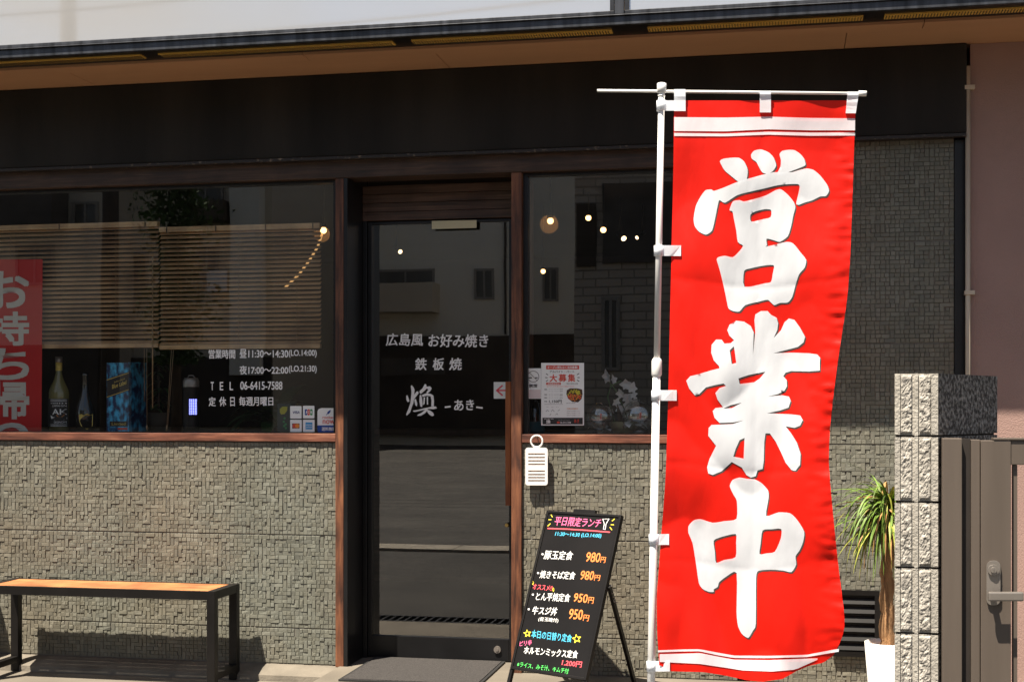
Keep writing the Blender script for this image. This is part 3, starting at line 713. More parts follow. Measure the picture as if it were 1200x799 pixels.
mb.build('print', [M_boxdark, M_gold, M_prred], t)
Yo = .30; p0, p1 = at(150, 505, Yo), at(162.5, 505, Yo); mb = MB(); mb.box(p0.x, p1.x, Yo, Yo + .09, ZSH, aZ(156, 424.5, Yo))
tag(mb.build('whisky_gift_box', M_boxblue, bevel=.001), 'darker blue box half hidden behind the banded gift box', 'box')
# insect trap lantern
Yo = .17; cx = aX(224, Yo); r = aX(233, Yo) - cx; zt = aZ(224, 440, Yo)
t = thing('insect_lantern', (cx, Yo, ZSH), 'black portable insect lantern with violet light in its grille', 'lantern')
H_ = zt - ZSH
mb = MB(); mb.lathe([(0, 0), (r, 0), (r * 1.02, .03), (r * .95, .05), (r * .95, H_ * .72), (r, H_ * .76), (r, H_ * .8)], (cx, Yo, ZSH), 24); mb.build('body', M_benchb, t, smooth_all=True)
mb = MB(); mb.lathe([(r * .98, H_ * .8), (r * .98, H_ * .9), (r * .8, H_ * .96), (0, H_ * .96)], (cx, Yo, ZSH), 24); mb.tube([(cx - .02, Yo, ZSH + H_ * .955), (cx - .012, Yo, ZSH + H_), (cx + .012, Yo, ZSH + H_), (cx + .02, Yo, ZSH + H_ * .955)], .003, 6)
mb.build('cap', M_steel, t)
mb = MB(); wf = wrap(224, cx, Yo, r * .95 + .0015)
for i in range(4):
    for j in range(10): pquad(mb, 221.6 + i * 1.75, 467.5 + j * 1.85, 222.9 + i * 1.75, 468.9 + j * 1.85, wf)
mb.build('grille', M_zap, t)
# lemon drink carton
Yo = .16; p0, p1 = at(325, 505, Yo), at(341, 505, Yo); zt = aZ(333, 472.5, Yo)
t = thing('drink_carton', ((p0.x + p1.x) / 2, Yo + .03, ZSH), 'dark teal drink carton with a yellow lemon, beside the card stickers', 'carton')
mb = MB(); mb.box(p0.x, p1.x, Yo, Yo + .06, ZSH, zt); mb.build('carton', M_teal, t, bevel=.001)
P = PL(Yo - .001); mb = MB(); mb.tess([(328, 479), (331, 476.3), (336.8, 476.3), (336.5, 481), (333.5, 485), (329.5, 485.5), (328, 483)], [], P, 0)
for k, (x, y) in enumerate(((333.5, 490), (334.8, 497), (333, 499), (335, 501.5), (332.6, 494))): mb.tess(circ(x, y, 1.4, 8), [], PL(Yo - .001 - .0002 * k), 1)
mb.build('print', [M_pryell, M_prgreen], t)
# leafy plant behind the lettering
def leafblade(mb, base, d, L, wd, droop, m=0, n=6, side=None, fold=0):
    base = Vector(base); d = Vector(d).normalized(); s_ = side or d.cross(Vector((0, 0, 1)))
    if s_.length < .1: s_ = Vector((1, 0, 0))
    s_ = s_.normalized(); pts = []; p = base.copy(); dd = d.copy()
    for i in range(n + 1):
        f = i / n; ww = wd * math.sin(math.pi * min(1, .12 + .88 * f) ** .8) if wd > .012 else wd * (1 - f ** 2.2)
        nn = s_.cross(dd).normalized(); pts += [p - s_ * ww + nn * ww * fold, p, p + s_ * ww + nn * ww * fold] if fold else [p - s_ * ww, p + s_ * ww]
        dd = (dd + Vector((0, 0, -droop / n))).normalized(); p = p + dd * (L / n)
    mb.add(pts, [f for i in range(n) for f in ((3 * i, 3 * i + 1, 3 * i + 4, 3 * i + 3), (3 * i + 1, 3 * i + 2, 3 * i + 5, 3 * i + 4))] if fold else [(2 * i, 2 * i + 1, 2 * i + 3, 2 * i + 2) for i in range(n)], m, True)
Yo = .75; c = at(318, 500, Yo)
t = thing('indoor_plant', (c.x, Yo, ZSH - .2), 'broad leaved green plant behind the white opening hours', 'plant')
mb = MB(); mb.lathe([(0, 0), (.08, 0), (.10, .2), (.09, .2), (0, .18)], (c.x, Yo, ZSH - .2), 20); mb.lathe([(.0, -.9), (.14, -.9), (.14, -.001), (0, -.001)], (c.x, Yo, ZSH - .2), 16); mb.build('pot', M_oppd, t)
mb = MB(); rr = random.Random(3)
for k in range(26):
    a = rr.uniform(0, 6.28); q = rr.uniform(.5, 1.4); leafblade(mb, (c.x + rr.uniform(-.05, .05), Yo + rr.uniform(-.04, .04), ZSH + rr.uniform(.0, .12)), (math.cos(a) * .6, math.sin(a) * .6, q), rr.uniform(.22, .36), .045, rr.uniform(1.2, 2.4))
mb.build('foliage', M_bigleaf, t)
Yo = .5; c = at(186, 450, Yo)
t = thing('trailing_plant', (c.x, Yo, ZSH), 'small trailing green plant behind the bamboo blind cords', 'plant')
mb = MB(); mb.lathe([(0, 0), (.05, 0), (.06, .1), (0, .1)], (c.x, Yo, ZSH), 16); mb.tube([(c.x, Yo, ZSH + .1), (c.x, Yo, ZSH + .36)], .006, 6); mb.build('pot', M_oppd, t)
mb = MB()
for k in range(40):
    a = rr.uniform(0, 6.28); leafblade(mb, (c.x + rr.uniform(-.03, .03), Yo, ZSH + rr.uniform(.12, .38)), (math.cos(a), math.sin(a), .4), rr.uniform(.05, .09), .011, 1.5, n=4)
mb.build('foliage', M_bigleaf, t)
# right window: dark jar, glass balls, orchid
Yo = .17
t, cx = lathe_thing('teal_jar', 627, Yo, [(0, 0), (.045, 0), (.047, .02), (.047, .12), (.03, .15), (.03, .17), (0, .17)], M_bottled, 'dark jar with teal band below the no smoking sign', 'jar')
mb = MB(); band(mb, cx, Yo, .0478, ZSH + .01, ZSH + .06); mb.build('label', flat('teal_band', (.02, .10, .13)), t)
def ball(px, py, rp, Yo, label):
    p = at(px, py, Yo); r = rp / F * (DC + Yo) * 1.0
    t = thing('glass_ball', (p.x, Yo, ZSH), label, 'glass ball')
    prof = [(r * math.sin(math.pi * k / 16), p.z - ZSH - r * math.cos(math.pi * k / 16)) for k in range(17)]
    mb = MB(); mb.lathe(prof, (p.x, Yo, ZSH), 28); mb.build('globe', M_clear, t, smooth_all=True)
    mb = MB(); mb.lathe([(.035, 0), (.03, .012), (.012, .02), (.012, max(.021, p.z - ZSH - r + .003))], (p.x, Yo, ZSH), 18); mb.build('stand', M_clear, t, smooth_all=True)
    mb = MB(); rr = random.Random(int(px))
    for k in range(4):
        q = Vector((rr.gauss(0, .35), rr.gauss(0, .35), rr.gauss(-.25, .25))) * r
        for a in range(3): leafblade(mb, (p.x + q.x, Yo + q.y, p.z + q.z), (rr.uniform(-1, 1), rr.uniform(-1, 1), rr.uniform(-.3, 1)), r * .5, r * .2, 1.0, n=4)
    mb.build('petals', M_petal, t)
ball(702.5, 488, 16.5, .17, 'clear glass ball beside the recruitment poster')
ball(749, 487, 20, .24, 'clear glass ball behind the flagpole')
Yo = .28; c = at(731, 500, Yo)
t = thing('orchid', (c.x, Yo, ZSH), 'white orchid with olive wrapped pot between two glass balls', 'flower')
mb = MB(); mb.lathe([(0, 0), (.05, 0), (.075, .055), (.07, .06), (0, .05)], (c.x, Yo, ZSH), 9); mb.build('pot', M_kraft, t)
mb = MB(); mb.tube([at(722, 500, Yo), at(712, 465, Yo), at(716, 452, Yo), at(728, 446, Yo)], .0035, 6); mb.tube([at(738, 500, Yo), at(731, 478, Yo), at(722, 458, Yo), at(714, 448, Yo)], .003, 6); mb.build('stem', M_stem, t)
mb = MB(); rr = random.Random(11)
for (px, py, s_) in ((712, 441, 1.1), (719, 445, .8), (733, 450, 1.0), (740, 455, 1.0), (728, 461, .9), (736, 466, .9), (743, 463, .8), (737, 474, 1.0), (745, 481, .9), (728, 479, .9), (743, 472, .9), (722, 471, .8), (716, 481, .7), (733, 485, .8)):
    q = at(px, py, Yo + rr.uniform(-.06, .05)); ax_ = Vector((rr.gauss(0, .45), -1, rr.gauss(.1, .35))).normalized(); e_ = ax_.orthogonal().normalized(); f_ = ax_.cross(e_); a0 = rr.uniform(0, 6.28)
    for k in range(5):
        a = a0 + k * 1.257; d = e_ * math.cos(a) + f_ * math.sin(a) + ax_ * rr.uniform(.05, .45)
        leafblade(mb, q, d, (.036 if k % 2 else .031) * s_, .0135 * s_, .3, n=8, side=d.cross(ax_), fold=rr.uniform(.1, .35))
mb.build('blossoms', M_petal, t)
mb = MB()
leafblade(mb, at(729, 503, Yo - .05), (-.15, -.1, 1), .13, .03, .3); leafblade(mb, at(738, 503, Yo), (.6, -.1, .7), .14, .028, 1.2); mb.build('leaves', M_brownleaf, t)

# ------------------------------------------------------------------ lamps inside
def pendant(px, py, Y, r, label, halo_globe=0):
    p = at(px, py, Y); t = thing('pendant_lamp', (p.x, Y, 2.62), label, 'lamp', 'pendant lamps inside the restaurant')
    mb = MB(); mb.lathe([(r * math.sin(math.pi * k / 10), -r * math.cos(math.pi * k / 10)) for k in range(11)], p, 16); mb.build('bulb', M_bulb, t, smooth_all=True)
    mb = MB(); mb.tube([(p.x, Y, p.z + r), (p.x, Y, 2.615)], .004, 6); mb.lathe([(.012, r * .8), (.02, r * 1.1), (.02, r * 2), (0, r * 2.1)], p, 12); mb.build('cord', M_black, t)
    if halo_globe: mb = MB(); mb.lathe([(halo_globe * math.sin(math.pi * k / 10), -halo_globe * math.cos(math.pi * k / 10)) for k in range(11)], p + Vector((-.008, 0, -.02)), 18); mb.build('halo_globe', M_halo, t, smooth_all=True)  # see-through glowing ball put in for the halo around the bulb
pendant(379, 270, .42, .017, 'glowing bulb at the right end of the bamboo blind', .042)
pendant(430.5, 286, 1.5, .012, 'small bulb at the upper left of the door glass')
pendant(645, 259, 1.6, .019, 'leftmost of the upper bulbs in the right window', .055)
pendant(689.5, 255.5, 2.2, .018, 'highest bulb in the right window')
pendant(707, 269.5, 1.9, .018, 'bulb right below the highest one in the right window')
pendant(636.5, 318, 2.6, .016, 'lowest bulb in the right window')
def spot(px, py, Y, r, tilt, label):
    p = at(px, py, Y); t = thing('spot_lamp', (p.x, Y, 2.62), label, 'lamp', 'spot lamps inside the restaurant')
    d = Vector((math.sin(tilt), -.75, -.5)).normalized()
    mb = MB(); mb.tube([p, p + d * .002], r, 14); mb.build('lamp_face', M_spot, t)
    mb = MB(); mb.tube([p - d * .002, p - d * .09], r * 1.08, 14); mb.tube([p - d * .06, (p.x - d.x * .06, Y - d.y * .06, 2.615)], .006, 6); mb.build('housing', M_black, t)
spot(731, 279.5, 2.4, .017, .5, 'spot lamp tilted right, beside the flagpole in the right window')
spot(746.5, 278.5, 2.7, .012, -.6, 'smaller spot lamp nearest the flagpole in the right window')
spot(469, 295, 2.2, .014, .8, 'spot lamp high in the door glass')

mb = MB(); mb.tube([at(377.5, 274, .40), at(372, 290, .36), at(362, 306, .34), at(350, 322, .34), at(333, 338, .34)], .006, 8)  # glowing strip added for the dots of lamplight on the slats
tag(mb.build('glow_strip', emis('strip_glow', (1, .55, .2), .3)), 'warm glowing strip added behind the right blind for the lamplight dots on its slats', 'glow strip')
# ================================================================== STICKERS, POSTER, SIGNS ON THE GLASS
def card(name, outline, Y, m, label, cat, group=None, th=.0012):
    mb = MB(); slab(mb, outline, PL(Y), PL(Y + th)); return tag(mb.build(name, m), label, cat, group)
Yk = .0425; g_ = 'card payment stickers on the left window'
o = card('payment_sticker', rrect(340, 475.6, 353.4, 490.2, .8), Yk, M_paper, 'white card sticker with dark blue slanted letters', 'sticker', g_)
mb = MB(); rtext(mb, 'VISA', 342.6, 481.5, 351, 484.6, PL(Yk - .0008), 0, .03, shear=.2); mb.build('print', M_prnavy, o)
o = card('payment_sticker', rrect(355, 475.3, 368.4, 490, .8), Yk, M_paper, 'white card sticker with blue, red and green bars', 'sticker', g_)
mb = MB()
for k, mm in enumerate((0, 1, 2)):
    x = 357.2 + k * 3.1; mb.tess(rrect(x, 479.4, x + 2.8, 486.4, 1), [], PL(Yk - .0006), mm); rtext(mb, 'JCB'[k], x + .5, 481.3, x + 2.3, 484.4, PL(Yk - .0010), 3, .03)
mb.build('print', [M_prblue, M_prred, M_prgreen, M_vinyl], o)
o = card('payment_sticker', rrect(340, 491.6, 353.6, 506, .8), Yk, M_paper, 'white card sticker with overlapping red and orange circles', 'sticker', g_)
mb = MB(); pquad(mb, 342.4, 496, 351, 501.8, PL(Yk - .0005), 2); mb.tess(circ(345.2, 498.9, 2.6), [], PL(Yk - .0008), 0); mb.tess(circ(348.4, 498.9, 2.6), [], PL(Yk - .0010), 1); mb.build('print', [M_prred, M_proran, M_prblk], o)
o = card('payment_sticker', rrect(355, 491.6, 368.6, 506, .8), Yk, M_paper, 'white card sticker with a light blue square', 'sticker', g_)
mb = MB(); pquad(mb, 358, 494.8, 366, 502.9, PL(Yk - .0006)); rtext(mb, 'AMERICAN', 358.4, 497, 365.6, 498.6, PL(Yk - .0010), 1, .02); rtext(mb, 'EXPRESS', 358.8, 499.6, 365.6, 501.2, PL(Yk - .0010), 1, .02); mb.build('print', [M_prlb, M_vinyl], o)
o = card('delivery_sticker', [(375, 478.5), (377, 478), (394.2, 478), (394.2, 507.4), (375, 507.4), (372.6, 505.8), (372, 503), (372, 482), (373, 479.5)], Yk, M_paper, 'white and blue delivery sticker with a rocket beside the wood post', 'sticker')
mb = MB(); mb.tess([(372, 498.2), (394.2, 498.2), (394.2, 507.4), (375, 507.4), (372.6, 505.8), (372, 503)], [], PL(Yk - .0005), 0)
rtext(mb, 'rocket', 378, 487.4, 392, 490.3, PL(Yk - .0009), 1, .03); rtext(mb, 'now', 378.2, 492, 392.2, 496.4, PL(Yk - .0009), 1, .035); rtext(mb, '送料無料', 377, 500.3, 393.4, 504.6, PL(Yk - .0012), 2, .035)
mb.tess([(387.8, 480.2), (387, 483), (384.8, 485.2), (383.2, 484.6), (383.8, 482.6), (385.6, 481)], [], PL(Yk - .0009), 0); stroke(mb, [(383.6, 484.6), (382.4, 486)], .7, PL(Yk - .0011), 0)
mb.build('print', [M_prblue, M_prred, M_vinyl], o)
# arrow on the door glass
Yd = DY - .003
o = card('arrow_sticker', rrect(578.6, 447.5, 593.5, 467, .4), Yd, M_paper, 'white sticker with a red arrow pointing left, on the door glass', 'sticker')
mb = MB(); Pq = PL(Yd - .0008); stroke(mb, [(582, 457.4), (593, 457.4)], 1.7, Pq); stroke(mb, [(588.6, 451.8), (582, 457.4)], 1.7, PL(Yd - .001)); stroke(mb, [(582, 457.4), (588.6, 463)], 1.7, PL(Yd - .0012)); mb.build('print', M_cred, o)
# tape above door
Yt = DY - .04; mb = MB(); slab(mb, [(506, 259), (558.5, 258), (558.5, 267.2), (506, 268.6)], PL(Yt), PL(Yt + .006)); tag(mb.build('door_tape', M_tape), 'strip of cream tape stuck at the top of the glass door', 'tape')
# no-smoking sign
o = card('no_smoking_sign', rrect(615.6, 431.5, 634, 467, .5), Yk, M_paper, 'small white no smoking sign left of the recruitment poster', 'sign')
mb = MB(); Pq = PL(Yk - .0008); mb.tess(circ(625, 441.2, 6.9, 26), [circ(625, 441.2, 6.1, 26)[::-1]], Pq, 0); stroke(mb, [(620.5, 436.6), (629.5, 445.8)], .7, PL(Yk - .001), 0)
pquad(mb, 619.4, 442, 623.4, 443.2, Pq, 1); pquad(mb, 627, 442, 630, 443.2, Pq, 1); rtext(mb, '禁煙', 620, 450, 629.6, 453.8, Pq, 1, .03); pquad(mb, 615.9, 456.5, 633.7, 466.5, PL(Yk - .0004), 2)
mb.build('print', [M_prgrey, M_prblk, M_pink], o)
# recruitment poster
Yp = .0425; o = card('recruitment_poster', [(634.2, 425.1), (684.4, 425.1), (684.4, 498.3), (634.2, 498.3)], Yp, M_paper, 'white recruitment poster with red characters and a food picture on the glass', 'poster')
def Z8(x, y): return (620 + x / 8.875, 420 + y / 8.875)
mb = MB(); P0, P1, P2 = PL(Yp - .0006), PL(Yp - .0010), PL(Yp - .0014)
def zq(x0, y0, x1, y1, fn, m): a = Z8(x0, y0); b = Z8(x1, y1); pquad(mb, a[0], a[1], b[0], b[1], fn, m)
def zt_(s, x0, y0, x1, y1, fn, m, bold=.02): a = Z8(x0, y0); b = Z8(x1, y1); rtext(mb, s, a[0], a[1], b[0], b[1], fn, m, bold)
zq(178, 72, 520, 112, P0, 0); zt_('オープン間もなく追加募集!', 192, 78, 505, 105, P1, 2, .03)
zt_('アルバイト・パート', 215, 125, 470, 148, P0, 1, .015)
zt_('大', 215, 165, 290, 240, P0, 0, .04); zt_('募', 308, 163, 388, 240, P0, 0, .035); zt_('集', 405, 163, 478, 240, P0, 0, .035)
for (a, b, c_, d) in ((178, 158, 195, 170), (170, 198, 190, 200), (178, 236, 195, 226), (500, 168, 520, 156), (505, 198, 524, 198), (500, 225, 520, 236)): stroke(mb, [Z8(a, b), Z8(c_, d)], .8, P0, 1)
zq(178, 250, 330, 274, P0, 0); zt_('未経験者歓迎', 192, 254, 318, 270, P1, 2, .02); zt_('簡単な調理と接客', 390, 254, 510, 268, P0, 3, .015); zt_('まかない付き 週二日から相談できます', 185, 284, 470, 296, P0, 0, .01)
for k, y in enumerate((318, 340, 372, 384, 408)): zt_('ホール・キッチン業務', 205, y - 6, 350, y + 6, P0, 3, .005)
for y in (322, 376, 408, 446): zt_('時給', 160, y - 8, 188, y + 8, P0, 1, .01)
zt_('1,150円', 208, 430, 340, 464, P0, 1, .03); zq(158, 474, 352, 477, P0, 3)
mb.tess([Z8(*p) for p in ((392, 330), (425, 310), (500, 310), (552, 322), (556, 370), (545, 420), (510, 455), (450, 450), (405, 415), (388, 370))], [], P0, 4)
rr = random.Random(5)
for k in range(110):
    a = rr.uniform(0, 6.28); q = math.sqrt(rr.random()); x, y = 474 + 72 * q * math.cos(a), 380 + 60 * q * math.sin(a)
    mm = 6 if (y < 375 and rr.random() < .75) else rr.choice((0, 5, 7)); mb.tess([Z8(x + rr.uniform(4, 9) * math.cos(t), y + rr.uniform(4, 9) * math.sin(t)) for t in (0, 1.3, 2.5, 3.8, 5)], [], PL(Yp - .0010 - .000004 * k), mm)
zt_('お好み焼きと鉄板料理', 385, 456, 480, 468, P0, 3, .005)
zt_('焼く・運ぶ・笑う', 180, 500, 310, 508, P0, 3, .01)
for (pts) in (((175, 550), (190, 535), (205, 548)), ((230, 552), (245, 530), (262, 552)), ((300, 545), (318, 530)), ((215, 590), (230, 572)), ((275, 585), (290, 570), (300, 585))): stroke(mb, [Z8(*p) for p in pts], .5, P0, 3)
zt_('応募はお電話で', 392, 515, 510, 526, P0, 5, .02)
for y in (547, 568, 590): zt_('店長までお気軽にどうぞ', 392, y - 5, 530, y + 5, P0, 3, .003)
zq(140, 615, 558, 684, P0, 1); zt_('煥', 178, 636, 222, 676, P1, 2, .03); zt_('鉄板焼', 155, 622, 255, 632, P1, 2, .01); zq(290, 655, 318, 672, P1, 0); zt_('06-6415-7588', 325, 656, 435, 672, P1, 2, .02); zt_('広島風お好み焼き', 300, 634, 425, 646, P1, 3, .01); zt_('あき', 468, 630, 520, 668, P1, 0, .02)
mb.build('print', [M_prred, M_prblk, M_vinyl, M_prgrey, M_brownleaf, M_proran, M_pryell, flat('print_dark_orange', (.55, .18, .03))], o)
# white slotted hanger on the sill
Yh = -.032
hang = thing('insect_repellent', at(629, 568, Yh), 'white slotted plastic plaque hanging by a ring from the right window sill', 'repellent')
slots = [(619, y, 638.6, y + 1.6) for y in (531, 535, 539, 543, 551, 555, 558.6, 562.2)]
mb = MB(); out = rrect(615.6, 524.3, 641.8, 568.4, 3, 5)
f0, f1 = PL(Yh - .008), PL(Yh + .004)
holes = [[(x0, y0), (x0, y1), (x1, y1), (x1, y0)] for x0, y0, x1, y1 in slots]
mb.tess(out, holes, f0, 0); n = len(out)
mb.add([f0(*p) for p in out] + [f1(*p) for p in out], [(i, n + i, n + (i + 1) % n, (i + 1) % n) for i in range(n)], 0)
for h in holes:
    mb.add([f0(*p) for p in h] + [f1(*p) for p in h], [(i, 4 + i, 4 + (i + 1) % 4, (i + 1) % 4) for i in range(4)], 0)
mb.tess(out, [], f1, 1); mb.build('plaque', [M_white, mat('beige_gel', (.62, .42, .32), .5)], hang)
c = at(629, 517, Yh - .002); r = 7 / F * DC
mb = MB(); mb.tube([(c.x + r * math.sin(a * .3307) * 1.0, c.y, c.z + r * math.cos(a * .3307)) for a in range(20)], .0045, 8); mb.build('ring', M_white, hang)
mb = MB(); mb.tube([(c.x, -.015, c.z + .018), (c.x, -.042, c.z + .018), (c.x, -.042, c.z + .028)], .0025, 6); mb.build('hook', M_steel, hang)

# ================================================================== DOOR MAT
mb = MB(); xm0 = atz(437, 771.4).x + .01; xm1 = aX(596, .2) - .02
mb.box(xm0 + .015, xm1 - .015, -.355, .205, .002, .012, 0)
o = mb.build('door_mat', M_mat); tag(o, 'charcoal pile door mat lying in front of the glass door', 'mat')
mb = MB(); mb.box(xm0, xm0 + .0145, -.37, .22, .001, .009); mb.box(xm1 - .0145, xm1, -.37, .22, .001, .009); mb.box(xm0 + .0145, xm1 - .0145, -.37, -.3555, .001, .009); mb.box(xm0 + .0145, xm1 - .0145, .2055, .22, .001, .009)
mb.build('rubber_edge', M_mated, o)

# ================================================================== BENCH
bx1 = aX(281, -.10); bx0 = bx1 - 1.2; by0, by1 = -.40, -.10; bz1 = .40; tk = .04
b = thing('bench', ((bx0 + bx1) / 2, (by0 + by1) / 2, GZ), 'black steel bench with orange wood boards against the mosaic wall', 'bench')
mb = MB(); nS = 6; sw = (by1 - by0 - .05) / nS
for k in range(nS):
    y = by0 + .025 + k * sw; mb.box(bx0 + tk, bx1 - tk, y + .0032, y + sw - .0032, bz1 - .022, bz1 - .002)
mb.build('seat', M_benchw, b, bevel=.002)
for x in (bx0, bx1 - tk):
    mb = MB(); mb.box(x, x + tk, by0, by0 + tk, GZ + .001, bz1); mb.build('leg', M_benchb, b, bevel=.002)
    mb = MB(); mb.box(x, x + tk, by1 - tk, by1, GZ + .001, bz1); mb.build('leg', M_benchb, b, bevel=.002)
    mb = MB(); mb.box(x, x + tk, by0 + tk, by1 - tk, bz1 - tk, bz1); mb.build('end_rail', M_benchb, b, bevel=.002)
    mb = MB(); mb.box(x, x + tk, by0 + tk, by1 - tk, GZ + .045, GZ + .045 + .03); mb.build('foot_rail', M_benchb, b, bevel=.002)
mb = MB()
for y in (by0 + .004, by1 - .024): mb.box(bx0 + tk, bx1 - tk, y, y + .02, bz1 - .042, bz1 - .002)
for f in (.1, .37, .63, .9): x = bx0 + f * 1.2; mb.box(x - .015, x + .015, by0 + .025, by1 - .025, bz1 - .042, bz1 - .0225)
mb.build('seat_frame', M_benchb, b)
# rounded shape added out of frame for the shadow it throws on the wall
mb = MB(); mb.lathe([(0, 0), (.13, 0), (.16, .12), (.17, .62), (.165, .74), (.13, .80), (.07, .83), (0, .835)], (-4.19, -.21, GZ + .001), 28)
o = mb.build('shadow_caster', M_benchb, smooth_all=True); tag(o, 'unseen dark rounded shape added left of the bench for its shadow on the wall', 'shadow caster')

# ================================================================== BLACKBOARD SIGN
ZL = 6.02                                            # depth of the lower left corner along the view
def atD(px, py, D): return EYE + ray(px, py) * D
bl = atD(598, 783, 6.02); br = atD(686.5, 797.5, 5.755)
br.z = bl.z
e1 = (br - bl); Wb = e1.length; e1.normalize()
nrm_h = Vector((e1.y, -e1.x, 0)).normalized()
if nrm_h.y > 0: nrm_h = -nrm_h
# lean: find tilt so that the upper left corner lands on its photo pixel
best = None
for tt in range(5, 30):
    for LL in range(60, 100):
        a = R(tt); up = Vector((0, 0, math.cos(a))) - nrm_h * math.sin(a); q = bl + up * LL / 100
        d = q - EYE; zc = d.x * -SA + d.y * CA; xc = d.x * CA + d.y * SA; px = XC + F * xc / zc; py = YH - F * d.z / zc
        er = (px - 641) ** 2 + (py - 597) ** 2
        if best is None or er < best[0]: best = (er, a, LL / 100, up)
_, la, Lb, e2 = best
e3 = e1.cross(e2).normalized()
if e3.y > 0: e3 = -e3
sg = thing('blackboard_sign', (bl.x + .2, bl.y, 0), 'folding blackboard lunch menu with coloured chalk writing beside the door', 'signboard')
C_ = bl + e1 * Wb / 2 + e2 * Lb / 2
mb = MB(); mb.obox(C_ - e3 * .008, e1 * (Wb / 2 - .012), e2 * (Lb / 2 - .012), e3 * .006); mb.build('board', M_chalk, sg)
mb = MB(); fw = .008
for s_ in (-1, 1):
    mb.obox(C_ - e3 * .008 + e1 * s_ * (Wb / 2 - fw / 2 - .002), e1 * (fw / 2 + .002), e2 * Lb / 2, e3 * .011)
    mb.obox(C_ - e3 * .008 + e2 * s_ * (Lb / 2 - fw / 2 - .002), e1 * (Wb / 2 - .0121), e2 * (fw / 2 + .002), e3 * .0108)
mb.obox(C_ - e3 * .01 + e2 * (Lb / 2 + .008), e1 * .06, e2 * .008, e3 * .009)
mb.build('frame', M_benchb, sg, bevel=.002)
def onboard(x, y, off=.0):
    d = ray(x, y); p0 = C_ - e3 * (.002 - .0012 - off); t = (p0 - EYE).dot(e3) / d.dot(e3); return EYE + d * t
mb = MB(); K = {'p': 0, 'c': 1, 'w': 2, 'o': 3, 'r': 4, 'y': 5, 'g': 6}
PB = onboard
for s_, A, B, C2, k, bo in (
    ('平日限定ランチ', (649.1, 615.2), (702.8, 618), (651.8, 604.6), 'p', .015),
    ('11:30～14:30 (LO.14:00)', (650.2, 628.4), (704, 630.8), (651.4, 623), 'c', .03),
    ('豚玉定食', (637, 654.6), (670, 656), (639.4, 644.4), 'w', .013), ('980', (686, 657.4), (702.3, 658.6), (688.2, 646.6), 'o', .02), ('円', (703.4, 658.6), (709, 659.2), (704.6, 652), 'o', .02),
    ('焼きそば定食', (632, 677), (673, 678.6), (634, 668), 'w', .013), ('980', (679.6, 678.5), (694.8, 679.4), (681.6, 668.4), 'o', .02), ('円', (696, 679.8), (702.4, 680.2), (697.2, 673.2), 'o', .02),
    ('オススメ!!', (624, 689.8), (646.8, 692), (625.2, 683.6), 'r', .02),
    ('とん平焼定食', (627.5, 703), (667, 705), (629.4, 693.4), 'w', .013), ('950', (671.5, 704.3), (687.6, 706), (673.5, 694.6), 'o', .02), ('円', (688.9, 706.4), (695, 707), (690.2, 699), 'o', .02),
    ('牛スジ丼', (623, 719.3), (651.6, 720.8), (625.2, 710), 'w', .022), ('(目玉焼付)', (630.6, 727.8), (653.8, 729.6), (631.6, 722.4), 'w', .02), ('950', (666, 724.6), (681.8, 725.8), (668, 713), 'o', .02), ('円', (683.2, 726.8), (689.4, 727.4), (684.4, 719.8), 'o', .02),
    ('本日の日替り定食', (622.3, 746.6), (669.4, 752.4), (623.6, 737.4), 'c', .014),
    ('ピリ辛', (608.7, 757), (622.7, 755.6), (609.4, 750.6), 'p', .015),
    ('ホルモンミックス定食', (613.5, 765.6), (676.2, 771), (615, 756.6), 'w', .022),
    ('1.200円', (657.9, 779.2), (681, 781.8), (659.2, 772.4), 'r', .03),
    ('※ライス、みそ汁、キムチ付', (605.4, 780.6), (665.7, 789), (606.6, 774.6), 'g', .016)):
    text(mb, s_, A, B, C2, PB, K[k], bo, .35)
for (x, y) in ((635.8, 649), (630.6, 671), (624.5, 696.2), (619.6, 713.4)): mb.tess(circ(x, y, 1.2, 10), [], PB, 2)
stroke(mb, [(642, 618.8), (665, 619.6), (690, 621.2), (714.4, 623.2)], 1.4, PB, 4)
for a in (((645.8, 603), (647.2, 605.4)), ((643, 608.6), (645.8, 608.6)), ((642, 616), (644.8, 613.2)), ((717.3, 610), (720, 607.8)), ((716, 614.4), (719.2, 614.6)), ((714.7, 617.6), (717, 620.4))): stroke(mb, a, .9, PB, 5)
stroke(mb, [(706.4, 608), (713.6, 607.6), (710.2, 613.6), (709.2, 620), (707, 619.6), (708.2, 613.4)], .8, PB, 2, True)
stroke(mb, star(618, 741.8, 4.2, .42, -.1), .9, PB, 5, True); stroke(mb, star(675.8, 748, 5, .42, -.15), .9, PB, 5, True)
for (x, y) in ((624.4, 682.4), (648.4, 690.4)):
    stroke(mb, [(x, y - 2.4), (x + .9, y), (x, y + 2.4), (x - .9, y)], .6, PB, 5, True)
mb.build('chalk_writing', [M_cpink, M_ccy, M_cwh, M_cor, M_cred, M_cye, M_cgr], sg)
hinge = bl + e2 * Lb * .60
